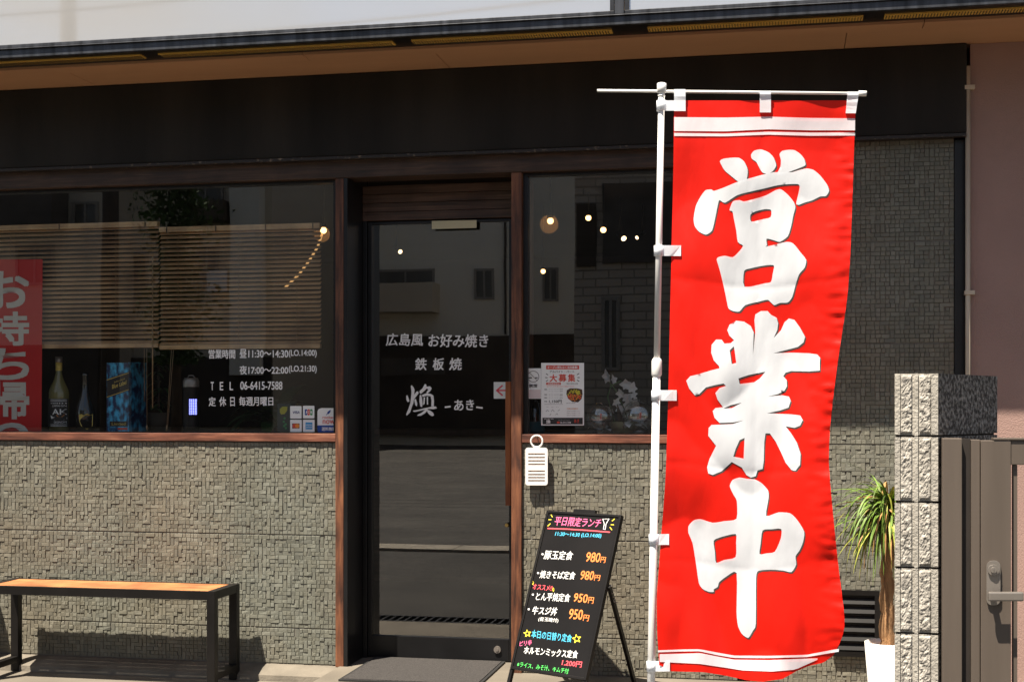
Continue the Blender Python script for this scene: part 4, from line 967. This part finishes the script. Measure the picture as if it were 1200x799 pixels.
for s_, f in ((0, .0), (1, 1.0)):
    top = bl + e1 * (Wb * f) + e2 * Lb * .57 - e3 * .02
    foot = atz(744, 802, .0) if s_ else None
    if foot is None: foot = atz(744, 802, .0) - e1 * Wb
    mb = MB(); mb.bar(top, foot, .014, .022); mb.build('rear_leg', M_benchb, sg)
    f0 = bl + e1 * (Wb * f + (-.004 if f else .004)) - e3 * .01; low = f0 - e2 * ((f0.z - .003) / e2.z)
    mb = MB(); mb.bar(f0 - e2 * .0 , low, .016, .016); mb.build('front_leg', M_benchb, sg)
    mb = MB(); pa = top; pb = bl + e1 * (Wb * f) + e2 * Lb * .50 - e3 * .015
    q = [pa.lerp(foot, .12 * k / 4) for k in range(5)]
    for k in range(9):
        u = k / 8; pp = pa.lerp(pa + (foot - pa) * .16, u) + Vector((.006 * math.sin(k * 2), 0, -.02 * math.sin(u * math.pi))); mb.lathe([(0, -.004), (.004, 0), (0, .004)], pp + Vector((.012, 0, 0)), 6)
    mb.build('chain', M_steel, sg)

# ================================================================== NOBORI FLAG
YF = -2.03
LE = [(118, 790), (200, 789), (290, 787), (400, 784.5), (470, 783), (560, 780), (640, 774), (700, 769.5), (740, 770), (786, 773)]
RE = [(118, 1003), (170, 1001), (230, 999), (300, 996.5), (350, 993), (418, 982.5), (468, 976), (508, 972), (545, 971), (595, 975.5), (664, 982.5), (727, 990.5), (745, 989), (786, 966)]
BE = [(773, 779), (786, 786), (826, 787), (853, 791), (880, 796.5), (900, 798), (924, 795), (941, 785), (955, 779), (969, 776), (976, 768)]
def interp(tab, y):
    if y <= tab[0][0]: return tab[0][1]
    for (a, b), (c, d) in zip(tab[:-1], tab[1:]):
        if y <= c: return b + (d - b) * (y - a) / (c - a)
    return tab[-1][1]
def smoothi(tab, y, h=14): return sum(interp(tab, y + k * h / 3) for k in (-3, -2, -1, 0, 1, 2, 3)) / 7
def fdepth(x, y):
    """wind ripples of the cloth, metres towards the wall"""
    u = (x - 770) / 230; v = (y - 118) / 670
    d = .020 * math.sin(2.6 * v + 1.5 * u + .3) * (.3 + u)
    d += .016 * math.sin(9.0 * u + 4.4 * v + 1.0) * (.35 + .5 * v)
    d += .010 * math.sin(15 * u - 11 * v) * max(0, v - .35)
    d += .022 * math.sin(5 * u - 9 * v + .8) * max(0, v - .5) * 1.8
    q = noise.noise(Vector((u * 3.2, v * 6.5, 4.2))); d += .024 * q
    q = noise.noise(Vector((u * 2.6 + v * 4.5, v * 4.0 - u * 3.0, 11.5))); d += .020 * (1 - abs(q) * 2.2) * (.35 + .65 * v)
    q = noise.noise(Vector((u * 6 - v * 8, v * 7 + u * 4, 1.5))); d += .009 * q
    q = noise.noise(Vector((u * 11 + v * 5, v * 13 - u * 9, 7.7))); d += .0035 * q
    for yc, a_ in ((332, .0035), (548, .004), (662, .003)): d += a_ * math.exp(-abs(y - yc - 6 * math.sin(x * .03)) / 6)
    d += .004 * math.exp(-abs(x - 893 + (y - 118) * .02) / 5)
    d *= .6
    # crimped hem along the free edge
    e = max(0, 1 - (smoothi(RE, y) - x) / 34); d += .007 * e * noise.noise(Vector((x * .05, y * .13, 9.0)))
    e = max(0, 1 - (y - 118) / 60); d *= (1 - .6 * e)
    return d
def PF(off): return lambda x, y: at(x, y, YF + fdepth(x, y) - off)
fb = at(763, 799, YF); zt = at(775.5, 99, YF)
dp = (zt - fb).normalized(); base = fb - dp * ((fb.z - GZ) / dp.z)
flag = thing('banner_flag', (base.x, base.y, GZ), 'tall red banner flag with white brush characters on a white pole', 'flag')
NU, NV = 70, 200
mb = MB(); g = []
for j in range(NV + 1):
    for i in range(NU + 1):
        f = j / NV; y = 118 + (768 - 118) * f; l, r_ = interp(LE, y) if y < 140 else smoothi(LE, y), smoothi(RE, y)
        x = l + (r_ - l) * i / NU
        # the bottom hem sags as the photo shows
        yb = interp([(a, b) for a, b in BE], x)
        y2 = 118 + (yb - 118) * f
        l2, r2 = smoothi(LE, y2), smoothi(RE, y2); x2 = l2 + (r2 - l2) * i / NU
        if f > .93: x2 = x2 * (1 - (f - .93) / .07) + min(x2, 990) * (f - .93) / .07
        g.append(PF(0)(x2, y2 - .0))
mb.add(g, [(j * (NU + 1) + i, (j + 1) * (NU + 1) + i, (j + 1) * (NU + 1) + i + 1, j * (NU + 1) + i + 1) for j in range(NV) for i in range(NU)], 0, True)
fc = mb.build('cloth', M_red, flag)
def lay(mb, outer, holes, off, m):                   # printed shape that follows the ripples
    loops = [outer] + list(holes); st = 3.5
    def inside(x, y):
        c_ = False
        for l in loops:
            for i in range(len(l)):
                (x0, y0), (x1, y1) = l[i - 1], l[i]
                if (y0 > y) != (y1 > y) and x < (x1 - x0) * (y - y0) / (y1 - y0) + x0: c_ = not c_
        return c_
    pts = []; eds = []
    for l in loops:
        o0 = len(pts); dense = []
        for i in range(len(l)):
            (x0, y0), (x1, y1) = l[i - 1], l[i]; k_ = max(1, int(math.hypot(x1 - x0, y1 - y0) / st))
            for q in range(k_): dense.append((x0 + (x1 - x0) * q / k_, y0 + (y1 - y0) * q / k_))
        pts += [Vector(p) for p in dense]; eds += [(o0 + i, o0 + (i + 1) % len(dense)) for i in range(len(dense))]
    xs = [p[0] for p in outer]; ys = [p[1] for p in outer]; y = min(ys) + st
    row = 0
    while y < max(ys):
        x = min(xs) + (st * .5 if row % 2 else 0)
        while x < max(xs):
            if inside(x, y): pts.append(Vector((x, y)))
            x += st
        y += st * .87; row += 1
    V_, E_, F_, *_r = delaunay_2d_cdt(pts, eds, [], 0, 1e-4)
    fs = []
    for f in F_:
        p = [V_[i] for i in f]
        if not inside(sum(q.x for q in p) / 3, sum(q.y for q in p) / 3): continue
        cr_ = (p[1].x - p[0].x) * (p[2].y - p[0].y) - (p[1].y - p[0].y) * (p[2].x - p[0].x)
        fs.append(list(f) if cr_ < 0 else list(f)[::-1])
    fn = PF(off); mb.add([fn(q.x, q.y) for q in V_], fs, m, True)
def cr(pts, n=3):                                    # round the traced outline
    o = []; N = len(pts)
    for i in range(N):
        p0, p1, p2, p3 = pts[i - 1], pts[i], pts[(i + 1) % N], pts[(i + 2) % N]
        for k in range(n):
            t = k / n; h = .35
            m1 = ((p2[0] - p0[0]) * h, (p2[1] - p0[1]) * h); m2 = ((p3[0] - p1[0]) * h, (p3[1] - p1[1]) * h)
            a, b_, c_, d_ = 2 * t**3 - 3 * t**2 + 1, t**3 - 2 * t**2 + t, -2 * t**3 + 3 * t**2, t**3 - t**2
            o.append(tuple(a * p1[q] + b_ * m1[q] + c_ * p2[q] + d_ * m2[q] for q in (0, 1)))
    return o
EI = [([(242,112),(258,100),(300,95),(328,96),(350,112),(366,148),(362,190),(345,202),(322,200),(290,175),(262,150)], []),
 ([(381,82),(395,64),(425,58),(460,72),(482,95),(493,130),(478,155),(455,167),(432,161),(418,140),(405,115),(385,100)], []),
 ([(508,80),(520,65),(550,60),(575,62),(600,78),(618,100),(624,128),(600,140),(555,157),(520,168),(495,170),(512,135),(514,105)], []),
 ([(178,240),(205,237),(216,243),(260,228),(320,203),(400,180),(480,160),(560,160),(590,152),(628,143),(660,150),(690,175),(720,215),(729,243),(715,266),(690,268),(655,285),(620,295),(595,305),(582,300),(590,265),(598,225),(590,213),(550,213),(500,218),(450,230),(380,246),(320,262),(265,296),(240,284),(232,310),(220,370),(207,420),(180,438),(150,425),(130,400),(125,365),(135,310),(155,270)], []),
 ([(285,328),(300,290),(330,284),(350,290),(400,278),(450,262),(490,240),(515,236),(545,260),(570,290),(579,315),(570,350),(560,400),(545,445),(510,470),(480,462),(450,456),(452,485),(445,492),(480,484),(540,470),(570,478),(600,515),(627,550),(620,585),(595,615),(580,660),(565,715),(545,740),(510,742),(485,752),(470,740),(455,728),(420,735),(355,752),(330,780),(300,778),(280,765),(270,720),(255,650),(240,590),(228,550),(235,538),(265,532),(300,538),(330,510),(345,487),(322,470),(315,420),(305,370),(298,335)],
  [[(378,350),(382,380),(430,370),(468,360),(470,328),(440,325),(400,335)], [(350,600),(352,670),(440,655),(470,648),(478,610),(482,574),(430,577),(380,588)]])]
GYO = [([(396,95),(400,70),(425,55),(455,55),(470,72),(495,85),(502,110),(498,140),(482,175),(515,140),(530,105),(550,88),(575,95),(600,130),(622,170),(615,195),(590,215),(540,228),(480,243),(560,240),(640,243),(675,248),(689,262),(687,320),(640,324),(560,322),(535,330),(525,345),(540,362),(541,390),(530,410),(500,425),(455,436),(520,430),(550,436),(558,455),(548,485),(510,498),(452,510),(500,512),(560,515),(600,520),(612,540),(600,565),(575,575),(535,568),(560,600),(585,640),(602,690),(600,740),(580,765),(560,762),(535,730),(515,685),(490,635),(465,600),(445,600),(440,640),(438,720),(433,758),(410,765),(402,790),(380,797),(360,785),(340,752),(295,727),(250,768),(210,785),(190,778),(185,750),(195,715),(225,655),(190,610),(192,575),(205,562),(260,560),(300,558),(348,542),(300,551),(240,553),(218,530),(210,500),(222,487),(256,483),(232,450),(222,420),(240,398),(270,388),(258,378),(220,385),(180,395),(150,425),(130,430),(105,400),(92,365),(110,345),(140,338),(200,320),(240,310),(238,300),(215,275),(203,240),(205,205),(225,182),(250,182),(262,200),(290,198),(305,185),(285,165),(275,140),(285,115),(315,98),(350,102),(380,122),(393,150),(389,255),(400,150)],
  [[(286,230),(295,291),(315,286),(308,232),(304,212)], [(325,355),(330,380),(395,372),(420,355),(445,325),(370,340)], [(330,630),(312,670),(302,703),(348,712),(352,620)], [(256,490),(296,487),(340,463),(290,474)]])]
CHU = [([(273,105),(285,80),(315,70),(345,75),(380,78),(410,95),(436,125),(438,160),(428,233),(480,218),(530,222),(560,250),(590,300),(585,345),(570,380),(553,405),(556,440),(535,472),(500,465),(450,462),(395,467),(385,500),(384,690),(372,720),(352,752),(325,735),(308,700),(302,640),(302,475),(260,490),(228,515),(222,535),(205,545),(205,556),(185,556),(160,545),(142,520),(130,440),(115,350),(97,305),(98,275),(120,252),(150,247),(200,262),(250,255),(302,245),(303,170),(290,145),(280,125)],
  [[(205,338),(210,385),(215,432),(250,420),(298,408),(300,345),(298,310),(240,322)], [(413,295),(405,350),(400,395),(430,392),(465,385),(490,330),(492,289),(450,290)]])]
mbw = MB(); k = 0
for shapes, ox, oy, sc in ((EI, 780, 160, 3.805), (GYO, 780, 350, 3.805), (CHU, 780, 540, 3.632)):
    for outer, holes in shapes:
        big = len(outer) < 90
        q = lambda l: [(ox + a / sc, oy + b / sc) for a, b in (cr(l) if big else l)]
        O = q(outer); Hs = [q(h) for h in holes]
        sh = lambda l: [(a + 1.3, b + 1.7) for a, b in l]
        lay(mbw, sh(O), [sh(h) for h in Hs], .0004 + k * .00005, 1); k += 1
for shapes, ox, oy, sc in ((EI, 780, 160, 3.805), (GYO, 780, 350, 3.805), (CHU, 780, 540, 3.632)):
    for outer, holes in shapes:
        big = len(outer) < 90
        q = lambda l: [(ox + a / sc, oy + b / sc) for a, b in (cr(l) if big else l)]
        lay(mbw, q(outer), [q(h) for h in holes], .0009 + k * .00005, 0); k += 1
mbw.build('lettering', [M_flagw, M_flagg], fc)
mbw = MB()
def strip(top, bot, off):
    xs = [top[0][0] + (top[-1][0] - top[0][0]) * i / 40 for i in range(41)]; fn = PF(off)
    vs = []
    for x in xs: vs += [fn(x, interp(top, x)), fn(x, (interp(bot, x) + interp(top, x)) / 2), fn(x, interp(bot, x))]
    fs = []
    for i in range(40): fs += [(3 * i, 3 * i + 1, 3 * i + 4, 3 * i + 3), (3 * i + 1, 3 * i + 2, 3 * i + 5, 3 * i + 4)]
    mbw.add(vs, fs, 0, True)
xl, xr = 790, 1002
strip([(xl, 137.5), (850, 138), (900, 137), (950, 138.5), (xr, 139)], [(xl, 153.8), (850, 154.2), (900, 151.8), (950, 153), (xr, 153)], .0018)
strip([(xl, 156), (850, 156.8), (900, 154.6), (950, 155.6), (xr, 155.6)], [(xl, 159.6), (850, 160), (900, 158), (950, 159.4), (xr, 159)], .0018)
mbw.build('stripe_band', M_flagw, fc); mbw = MB()
strip([(771, 761.5), (800, 760.4), (820, 760.2), (840, 764), (860, 767.6), (900, 768), (945, 766.8), (983, 759.5)], [(771, 763.8), (800, 762.8), (820, 762.6), (840, 767), (860, 770.4), (900, 770.6), (945, 769.4), (983, 763)], .0018)
strip([(773, 766), (800, 765.4), (820, 764.6), (840, 768.6), (860, 772.4), (900, 773), (935, 771.6), (958, 770.8)], [(773, 775), (800, 776.4), (820, 777.4), (850, 781.8), (870, 785), (905, 786.4), (932, 784), (958, 772.5)], .0018)
mbw.build('stripe_band', M_flagw, fc)
# pole, crossbar, straps
def onpole(py): t = (py - 99) / (799 - 99); return at(775.5 + (763 - 775.5) * t, py, YF)
mb = MB(); mb.tube([onpole(108), onpole(424)], .0102, 14); mb.tube([onpole(420), onpole(423), onpole(439), onpole(441)], [.0125, .0165, .0165, .0135], 14); mb.tube([onpole(441), base], .0125, 14)
mb.tube([onpole(97.5), onpole(98.2), onpole(109), onpole(109.5)], [.010, .0148, .0148, .011], 14); mb.tube([onpole(112), onpole(113.2)], .012, 14); mb.build('pole', M_pole, flag)
mb = MB(); mb.tube([at(700, 106.5, YF), at(1015, 110, YF)], .0048, 10); mb.tube([at(1006, 109.8, YF), at(1015.5, 110, YF)], .0085, 10); mb.build('crossbar', M_pole, flag)
for (x0, y0, x1, y1) in ((790, 104.8, 803.4, 130.4), (890.4, 106.6, 903.4, 132), (993.4, 107.6, 1006.8, 133)):
    mb = MB(); f = lambda x, y: at(x, y, YF + (fdepth(x, y) if y > 115 else 0) - .0075); h = lambda x, y: at(x, y, YF + (fdepth(x, y) if y > 115 else 0) + .0075)
    sk = -4 if x0 > 990 else 0
    vs = []; ys = [y0 + (y1 - y0) * k / 6 for k in range(7)]
    for k, y in enumerate(ys): vs += [f(x0 + sk * k / 6 * .6, y), f(x1 + sk * k / 6, y)]
    n0 = len(vs)
    for k, y in enumerate(ys): vs += [h(x0 + sk * k / 6 * .6, y), h(x1 + sk * k / 6, y)]
    fs = [(2 * k, 2 * k + 2, 2 * k + 3, 2 * k + 1) for k in range(6)] + [(n0 + 2 * k, n0 + 2 * k + 1, n0 + 2 * k + 3, n0 + 2 * k + 2) for k in range(6)] + [(0, 1, n0 + 1, n0)] + [(2 * k, n0 + 2 * k, n0 + 2 * k + 2, 2 * k + 2) for k in range(6)] + [(2 * k + 1, 2 * k + 3, n0 + 2 * k + 3, n0 + 2 * k + 1) for k in range(6)]
    mb.add(vs, fs); mb.build('strap', M_flagw, flag)
for (y0, y1, x1) in ((118, 130, 803), (287.6, 300, 798), (457, 469.4, 793), (625.4, 638, 784), (774, 786.2, 785)):
    p = onpole((y0 + y1) / 2); xp0 = 775.5 - 12.5 * ((y0 + y1) / 2 - 99) / 700
    mb = MB(); rr_ = .0155
    mb.tube([at(xp0, y0 + .3, YF), at(xp0, y1, YF)], rr_, 14)
    fa = lambda x, y: at(x, y, YF + fdepth(max(x, 786), y) * max(0, min(1, (x - xp0 - 4) / 12)) - .005); fbk = lambda x, y: at(x, y, YF + fdepth(max(x, 786), y) * max(0, min(1, (x - xp0 - 4) / 12)) + .005)
    o_ = [(xp0 + 3 + (x1 - xp0 - 3) * k / 5, y0) for k in range(6)] + [(x1 - (x1 - xp0 - 3) * k / 5, y1) for k in range(6)]
    slab(mb, o_, fa, fbk); mb.build('strap', M_flagw, flag)
mb = MB(); mb.lathe([(0, .02), (.2, .02), (.22, .05), (.21, .085), (.07, .10), (.03, .16), (.014, .16)], (base.x, base.y, GZ - .02 + .001), 28); mb.build('base_weight', M_pole, flag, smooth_all=True)

# ================================================================== BLOCK WALL, GATE, POTTED PLANT (right)
YP = -2.04; x0, x1 = aX(1048.5, YP), aX(1099.5, YP)
ztop = aZ(1075, 437, YP); zj = [aZ(1075, y, YP) for y in (511, 588.2, 665.2, 742)]
bw = thing('block_wall', ((x0 + x1) / 2, YP + .2, GZ), 'rough grey concrete block wall end beside the metal gate', 'wall')
levels = [ztop] + zj; 
while levels[-1] - .2 > GZ: levels.append(levels[-1] - .2)
levels.append(GZ)
# side face runs back to the right
sd = Vector((math.sin(R(30)), math.cos(R(30)), 0))
LS = .46
rr = random.Random(21)
def rough_panel(mb, o, ex, ez, wx, wz, nrm, amp, m, nx, nz):
    """split-faced (broken) block surface"""
    vs = []
    for j in range(nz + 1):
        for i in range(nx + 1):
            p = o + ex * (wx * i / nx) + ez * (wz * j / nz)
            e = min(i, nx - i, j, nz - j); d = 0 if e == 0 else amp * (.35 + .9 * abs(noise.noise(p * 55)) + .5 * rr.random())
            vs.append(p + nrm * d)
    mb.add(vs, [(j * (nx + 1) + i, j * (nx + 1) + i + 1, (j + 1) * (nx + 1) + i + 1, (j + 1) * (nx + 1) + i) for j in range(nz) for i in range(nx)], m)
for a, b2 in zip(levels[:-1], levels[1:]):
    zt_b, zb_b = a - .002, b2 + .004
    if zt_b - zb_b < .02: continue
    mb = MB(); hh = zt_b - zb_b; Wd = x1 - x0
    A0 = Vector((x0, YP, 0)); B0 = Vector((x1, YP, 0)); B1 = B0 + sd * LS; A1 = A0 + sd * LS + Vector((0, .03, 0))
    mb.prism([(p.x, p.y, zb_b) for p in (A0, B0, B1, A1)], (0, 0, hh), 0)
    for i, f in enumerate(mb.f):
        pass
    mb.m[3] = 2                                       # the right side face, dark with pale speckle
    for (u0, u1) in ((.13, .40), (.56, .83)):
        rough_panel(mb, Vector((x0 + Wd * u0, YP - .0015, zb_b + .004)), Vector((1, 0, 0)), Vector((0, 0, 1)), Wd * (u1 - u0), hh - .008, Vector((0, -1, 0)), .0048, 1, 9, 30)
    mb.box(x0 + .001, x0 + Wd * .12, YP - .006, YP - .0004, zb_b + .001, zt_b - .001, 0); mb.box(x0 + Wd * .84, x1 - .001, YP - .006, YP - .0004, zb_b + .001, zt_b - .001, 0)
    mb.box(x0 + Wd * .455, x0 + Wd * .535, YP - .004, YP - .0004, zb_b - .003, zt_b + .001, 0)
    # side face speckle
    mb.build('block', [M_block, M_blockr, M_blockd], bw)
mb = MB()
for z in levels[1:-1]:
    mb.prism([(p.x, p.y, z - .004) for p in (Vector((x0 + .004, YP + .006, 0)), Vector((x1 - .006, YP + .006, 0)), Vector((x1 - .006, YP + .006, 0)) + sd * (LS - .01), Vector((x0 + .004, YP + .006, 0)) + sd * (LS - .01))], (0, 0, .008))
mb.build('mortar', M_groove, bw)
# gate
YG = -2.03; gt = thing('metal_gate', (aX(1170, YG), YG, GZ), 'bronze brown metal gate with lever handle at the right edge', 'gate')
zg = aZ(1115, 513, YG)
mb = MB(); mb.box(aX(1103, YG), aX(1126, YG), YG - .03, YG + .03, GZ + .001, zg); mb.build('post', M_gate, gt, bevel=.003)
mb = MB(); mb.box(aX(1126.5, YG), aX(1136.5, YG), YG - .008, YG + .02, GZ + .02, zg - .002); mb.build('gap_strip', M_gated, gt)  # dark strip put in for the shadowed gap beside the post
zg2 = aZ(1170, 515, YG); xa_, xb_ = aX(1137, YG), aX(1148, YG); xs1 = aX(1183, YG); xe = xs1 + .75
mb = MB(); mb.box(xa_, xb_ - .002, YG - .022, YG + .02, GZ + .04, zg2); mb.box(xb_, xs1, YG - .028, YG + .025, GZ + .04, zg2 - .002); mb.box(xe, xe + .09, YG - .028, YG + .025, GZ + .04, zg2 - .002)
mb.box(xs1 + .0005, xe - .0005, YG - .025, YG + .02, aZ(1190, 544, YG), zg2 - .002); mb.box(xs1 + .0005, xe - .0005, YG - .025, YG + .02, GZ + .04, GZ + .12)
mb.box(xs1 - .05, xe + .09, YG - .03, YG + .026, zg2 - .001, zg2 + .006); mb.build('gate_leaf', M_gate, gt, bevel=.002)
mb = MB(); k = 0; x = aX(1186.5, YG)
while x < xe - .03: mb.box(x, x + .012, YG - .012, YG + .012, GZ + .121, aZ(1190, 544.5, YG)); x += .042
mb.build('slats', M_gate, gt)
Pq0, Pq1 = PL(YG - .038), PL(YG - .0285)
mb = MB(); slab(mb, rrect(1156, 656.5, 1172.5, 709, 7, 6), Pq0, Pq1); c = at(1164, 667.5, YG - .04); mb.tube([c, c + Vector((0, -.006, 0))], .0165, 20); mb.tube([c + Vector((0, -.0062, 0)), c + Vector((0, -.010, 0))], .009, 14); mb.box(c.x - .001, c.x + .001, c.y - .0115, c.y - .01, c.z - .005, c.z + .005, 1)
mb.build('lock_plate', [M_steel, M_prblk], gt, bevel=.001)
a0, a1 = at(1158, 698.5, YG - .07), at(1199.5, 698.5, YG - .07); mb = MB(); mb.bar(a0, a1, .014, .028); mb.tube([at(1163, 698.5, YG - .038), at(1163, 698.5, YG - .063)], .009, 12); mb.build('handle', M_steel, gt, bevel=.005)
# potted plant
Yq = -.6; c = at(1039.5, 752, Yq); zr = c.z; cx = c.x
pt = thing('potted_plant', (cx, Yq, 0), 'dracaena with narrow arching leaves in a white pot behind the block wall', 'plant')
rt = cx - aX(1013, Yq); 
mb = MB(); mb.lathe([(0, .003), (rt * .72, .003), (rt * .76, .02), (rt, zr), (rt * .94, zr + .002), (rt * .9, zr - .02), (rt * .86, zr - .045)], (cx, Yq, 0), 32); mb.build('pot', M_pot, pt, smooth_all=True)
mb = MB(); vs = []
for k in range(13):
    r_ = rt * .89 * k / 12
    for a in range(28):
        t = 2 * math.pi * a / 28; vs.append((cx + r_ * math.cos(t), Yq + r_ * math.sin(t), zr - .025 + .014 * (1 - k / 12) + .010 * noise.noise(Vector((k * .8, a * .9, 0)))))
mb.add(vs, [(k * 28 + a, k * 28 + (a + 1) % 28, (k + 1) * 28 + (a + 1) % 28, (k + 1) * 28 + a) for k in range(12) for a in range(28)]); mb.build('soil', M_soil, pt)
ztr = aZ(1041, 632, Yq); mb = MB()
tp = [(cx + .004 * math.sin(k), Yq, zr - .03 + (ztr - zr + .06) * k / 26) for k in range(27)]
mb.tube(tp, [.030 - .0075 * k / 26 + .0018 * (k % 2) + .001 * math.sin(k * 2.3) for k in range(27)], 14); mb.build('trunk', M_trunk, pt)
mb = MB(); rr = random.Random(5); zc = aZ(1040, 612, Yq)
for k in range(430):
    a = rr.uniform(0, 6.283); el = rr.choice((rr.uniform(.1, .8), rr.uniform(.6, 2.6))); d = (math.cos(a), math.sin(a), el)
    m_ = 0 if rr.random() < .68 else (1 if rr.random() < .62 else 2)
    b0 = Vector((cx + rr.gauss(0, .014), Yq + rr.gauss(0, .014), zc + rr.uniform(-.03, .09)))
    leafblade(mb, b0, (d[0], d[1], d[2]), rr.uniform(.13, .36), .0042 + rr.random() * .003, rr.choice((rr.uniform(1.4, 3), rr.uniform(2.5, 6))), m_, n=10, side=Vector((-d[1] + rr.gauss(0, .4), d[0] + rr.gauss(0, .4), rr.gauss(0, .4))))
mb.build('foliage', [M_leaf, M_leaf2, M_leaf3], pt)

# ================================================================== ACROSS THE STREET (seen mirrored in the glass)
def house(name, px0, px1, ytop, W, depth, m, label):
    a = mir(px0, ytop, W); b = mir(px1, ytop, W)
    t = thing(name, ((a.x + b.x) / 2, -W - depth / 2, GZ), label, 'building')
    mb = MB(); mb.box(a.x, b.x, -W - depth, -W, GZ, a.z); mb.build('wall', m, t)
    mb = MB(); mb.box(a.x - .3, b.x + .3, -W - depth - .3, -W + .4, a.z + .001, a.z + .35); mb.build('roof', M_roof, t)
    def win(x0, y0, x1, y1):
        p, q = mir(x0, y0, W), mir(x1, y1, W); f = .08
        mb = MB(); mb.box(p.x - f, q.x + f, -W + .002, -W + .07, q.z - f, q.z); mb.box(p.x - f, q.x + f, -W + .002, -W + .07, p.z, p.z + f)
        mb.box(p.x - f, p.x, -W + .002, -W + .07, q.z, p.z); mb.box(q.x, q.x + f, -W + .002, -W + .07, q.z, p.z); mb.box((p.x + q.x) / 2 - .03, (p.x + q.x) / 2 + .03, -W + .002, -W + .06, q.z, p.z); w_ = mb.build('window', M_oppf, t)
        mb = MB(); mb.box(p.x, q.x, -W + .003, -W + .03, q.z, p.z); mb.build('window_pane', M_oppglass, w_)
    def block(nm, x0, y0, x1, y1, out, m2, lo=0.002):
        p, q = mir(x0, y0, W), mir(x1, y1, W); mb = MB(); mb.box(p.x, q.x, -W + lo, -W + out, q.z, p.z); mb.build(nm, m2, t)
    return t, win, block
t, win, block = house('apartment_building', 430, 700, 150, 40, 8, M_opp, 'cream apartment building across the street, mirrored in the door glass')
win(440, 317, 503, 333); win(555, 316, 573, 347); win(638, 316, 652, 350); win(500, 210, 560, 250)
block('balcony', 436, 333.5, 512, 366, 1.1, M_opp2); block('cladding', 432, 394, 699, 511, .3, M_oppd); block('shutter', 445, 420, 520, 440, .36, M_roof, .31)
block('downpipe', 588, 250, 590, 390, .12, M_oppd)
t, win, block = house('brick_house', 673, 1060, 150, 26, 8, M_oppbrick, 'pale brick house across the street, mirrored in the right window')
win(709, 352, 722, 430); block('railing', 676, 240, 698, 312, .12, M_oppd); block('shadowed_gable', 706, 215, 905, 305, .1, M_roof)  # dark slab stands for the shadow on the upper brick wall
t, win, block = house('beige_house', 128, 318, 150, 32, 7, M_opp2, 'beige house across the street, mirrored above the bamboo blinds')
win(222, 212, 258, 236); block('air_conditioner', 247, 318, 270, 342, .35, M_white); win(140, 300, 170, 350); win(232, 290, 252, 330); block('balcony', 226, 240, 272, 262, .8, M_oppd); block('side_bay', 275, 60, 310, 440, .5, M_opp)
block('cladding', 128, 420, 318, 500, .2, M_oppd)
t, win, block = house('grey_house', -260, 118, 160, 30, 8, M_opp2, 'grey house across the street, mirrored at the left end of the window')
block('cladding', -259, 408, 117, 500, .2, M_oppd); block('dark_roof_edge', -250, 228, 78, 266, .9, M_roof); win(20, 290, 60, 330); win(86, 240, 110, 262)
t, win, block = house('narrow_house', 322, 431, 160, 39.5, 3, M_opp, 'narrow pale house across the street, mirrored beside the wood post')
win(345, 320, 372, 360); win(330, 215, 345, 240); block('cladding', 323, 394, 430, 510, .2, M_oppd)
# utility pole
p = mir(126, 478, 14); mb = MB(); mb.tube([(p.x, p.y, GZ), (p.x, p.y, 9)], [.16, .11], 12); mb.box(p.x - .7, p.x + .7, p.y - .05, p.y + .05, 7.9, 8.0); tag(mb.build('utility_pole', M_oppd), 'grey utility pole across the street, mirrored in the left window', 'pole')
# tree
p = mir(204, 478, 24); t = thing('street_tree', (p.x, p.y, GZ), 'leafy green tree across the street, mirrored above the left blind', 'tree')
mb = MB(); mb.tube([(p.x, p.y, GZ), (p.x + .05, p.y, 1.6), (p.x, p.y, 3.6), (p.x + .1, p.y, 5.4)], [.14, .11, .08, .03], 10); mb.build('trunk', M_bark, t)
mb = MB(); rr = random.Random(2)
for k in range(4200):
    c_ = Vector((rr.gauss(0, .32), rr.gauss(0, .4), rr.uniform(-3.0, 1.6))); c_.x *= 1 + .3 * math.sin(c_.z * 3)
    q = Vector((p.x, p.y, 5.3)) + c_; a = Vector((rr.uniform(-1, 1), rr.uniform(-1, 1), rr.uniform(-1, 1))).normalized(); b_ = a.orthogonal().normalized()
    s_ = rr.uniform(.05, .1); mb.add([q - a * s_, q + b_ * s_ * .6, q + a * s_, q - b_ * s_ * .6], [(0, 1, 2, 3)])
mb.build('crown', M_crown, t)
# overhead cables
pp = mir(126, 478, 14)
for i, (dz, dy) in enumerate(((7.6, .5), (7.2, .0), (6.3, -.3))):
    mb = MB(); mb.tube([(-60 + k * 5, pp.y + dy, dz - .5 + .5 * ((k % 6 - 3) / 3) ** 2) for k in range(22)], .018, 5)
    tag(mb.build('overhead_cable', M_oppd), ['topmost', 'middle', 'lowest'][i] + ' overhead cable strung along the far side of the street', 'cable', 'overhead cables across the street')
for m in [m_ for m_ in bpy.data.materials if m_.users == 0]: bpy.data.materials.remove(m)
